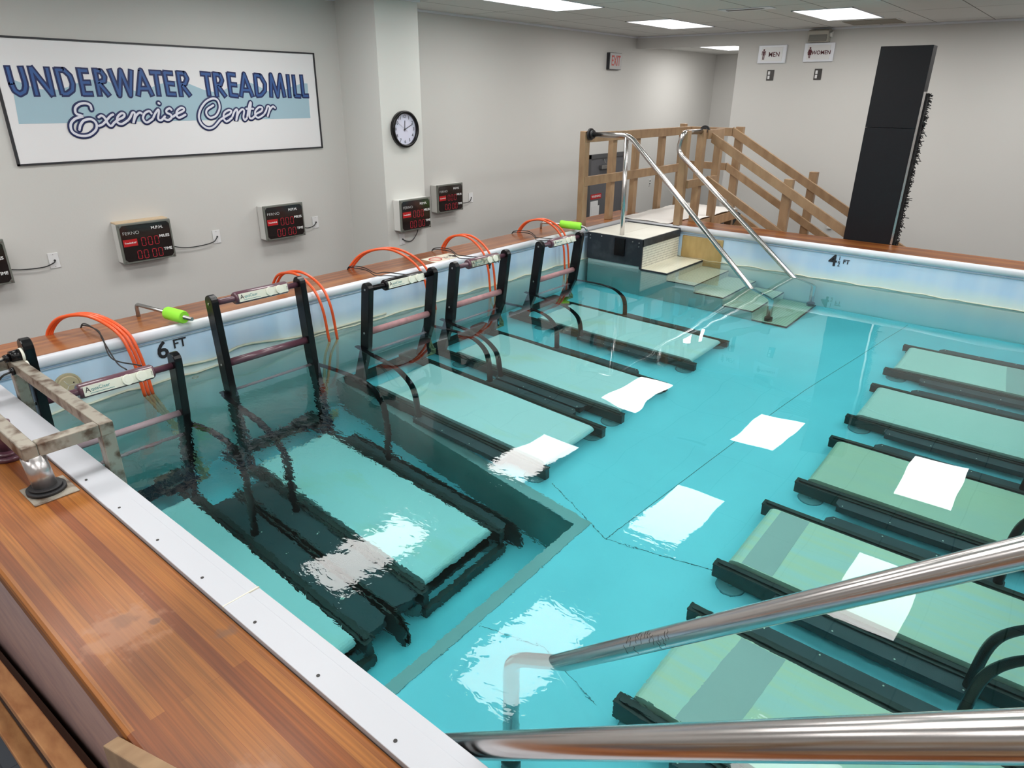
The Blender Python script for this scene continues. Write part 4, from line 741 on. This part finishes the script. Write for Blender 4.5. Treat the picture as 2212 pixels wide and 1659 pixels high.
# green-padded grab bars
def grab(loc, label, rz, foam0, foam1):
    t = thing('grab_bar', label, 'grab bar', loc, rz, 'bent steel bars with green foam sleeves')
    part('bar', 'steel_dull', t, lambda b_: tube(b_, round_path([(0, 0, 0), (0, 0, .085), (.52, 0, .055)] if foam1 <= .45 else [(0, 0, 0), (0, 0, .075), (.50, 0, .055), (.53, 0, .012)], .03, 6), .0125, 14))
    part('foam_grip', 'green_foam', t, lambda b_: tube(b_, [(foam0, 0, .080-foam0*.05), (foam0+.01, 0, .08-foam0*.05), (foam1-.01, 0, .08-foam1*.05), (foam1, 0, .08-foam1*.05)], [.036, .042, .042, .038], 20))
grab((-.36, .98, .0), 'bent steel bar with a green foam sleeve near the 6 FT mark', math.radians(14), .29, .45); grab((-.33, 5.38, .0), 'bent steel bar with a green foam sleeve beside the far corner', math.radians(22), .22, .46)

# rusty steel bracket in the near left corner
t = thing('steel_bracket', 'rusty square-tube steel bracket straddling the near coping at the left', 'bracket', (0, 0, 0))
def sqb(b_, a, b, wv=(0, .026, 0), tv=(0, 0, .026)): obb(b_, a, b, wv, tv, .004)
def top(b_):
    sqb(b_, (.50, -.235, .175), (1.635, -.235, .175)); sqb(b_, (.50, .03, .175), (1.635, .03, .175)); sqb(b_, (1.609, -.2088, .175), (1.609, .0038, .175), (.026, 0, 0)); sqb(b_, (.53, -.2088, .175), (.53, .0038, .175), (.026, 0, 0))
part('top_frame', 'rusty_steel', t, top)
part('hanging_leg', 'rusty_steel', t, lambda b_: sqb(b_, (1.60, .032, .148), (1.60, .032, -.9), (.026, 0, 0), (0, .026, 0))); part('hanging_leg', 'rusty_steel', t, lambda b_: sqb(b_, (.56, .032, .148), (.56, .032, -.9), (.026, 0, 0), (0, .026, 0)))
part('post', 'steel_brushed', t, lambda b_: cyl(b_, (1.615, -.215, .02), (1.60, -.225, .150), .040, 28)); part('collar', 'rubber', t, lambda b_: (cyl(b_, (1.62, -.215, .005), (1.62, -.215, .018), .066, 32), cyl(b_, (1.62, -.215, .018), (1.62, -.215, .028), .055, 32))); part('base_plate', 'rusty_steel', t, lambda b_: box(b_, (1.545, -.285, .0005), (1.715, -.135, .005), .001))
part('flanged_post', 'purple', t, lambda b_: (cyl(b_, (1.20, -.215, .03), (1.20, -.215, .155), .034, 20), cyl(b_, (1.20, -.215, .001), (1.20, -.215, .02), .075, 28), cyl(b_, (1.20, -.215, .02), (1.20, -.215, .035), .06, 28)), 'purple painted post with a round flange')
t = thing('cable_plugs', 'two black cable plugs with cream collars on the nearest upright', 'plug', (.60, .066, .16))
for dx, dz in ((-.005, .06), (.035, .005)):
    part('collar', 'button_cream', t, lambda b_: cyl(b_, (dx, 0, dz), (dx, -.012, dz), .034, 22)); part('plug', 'black_plastic', t, lambda b_: (cyl(b_, (dx, -.012, dz), (dx, -.055, dz), .031, 18, .028), cyl(b_, (dx, -.055, dz), (dx, -.08, dz-.004), .019, 14)))
    part('lead', 'black_cable', t, lambda b_: tube(b_, smooth_path([(dx, -.078, dz-.004), (dx-.01, -.115, dz-.02), (dx-.05, -.15, dz-.09), (dx-.07, -.14, dz-.2)], 6), .005, 8))
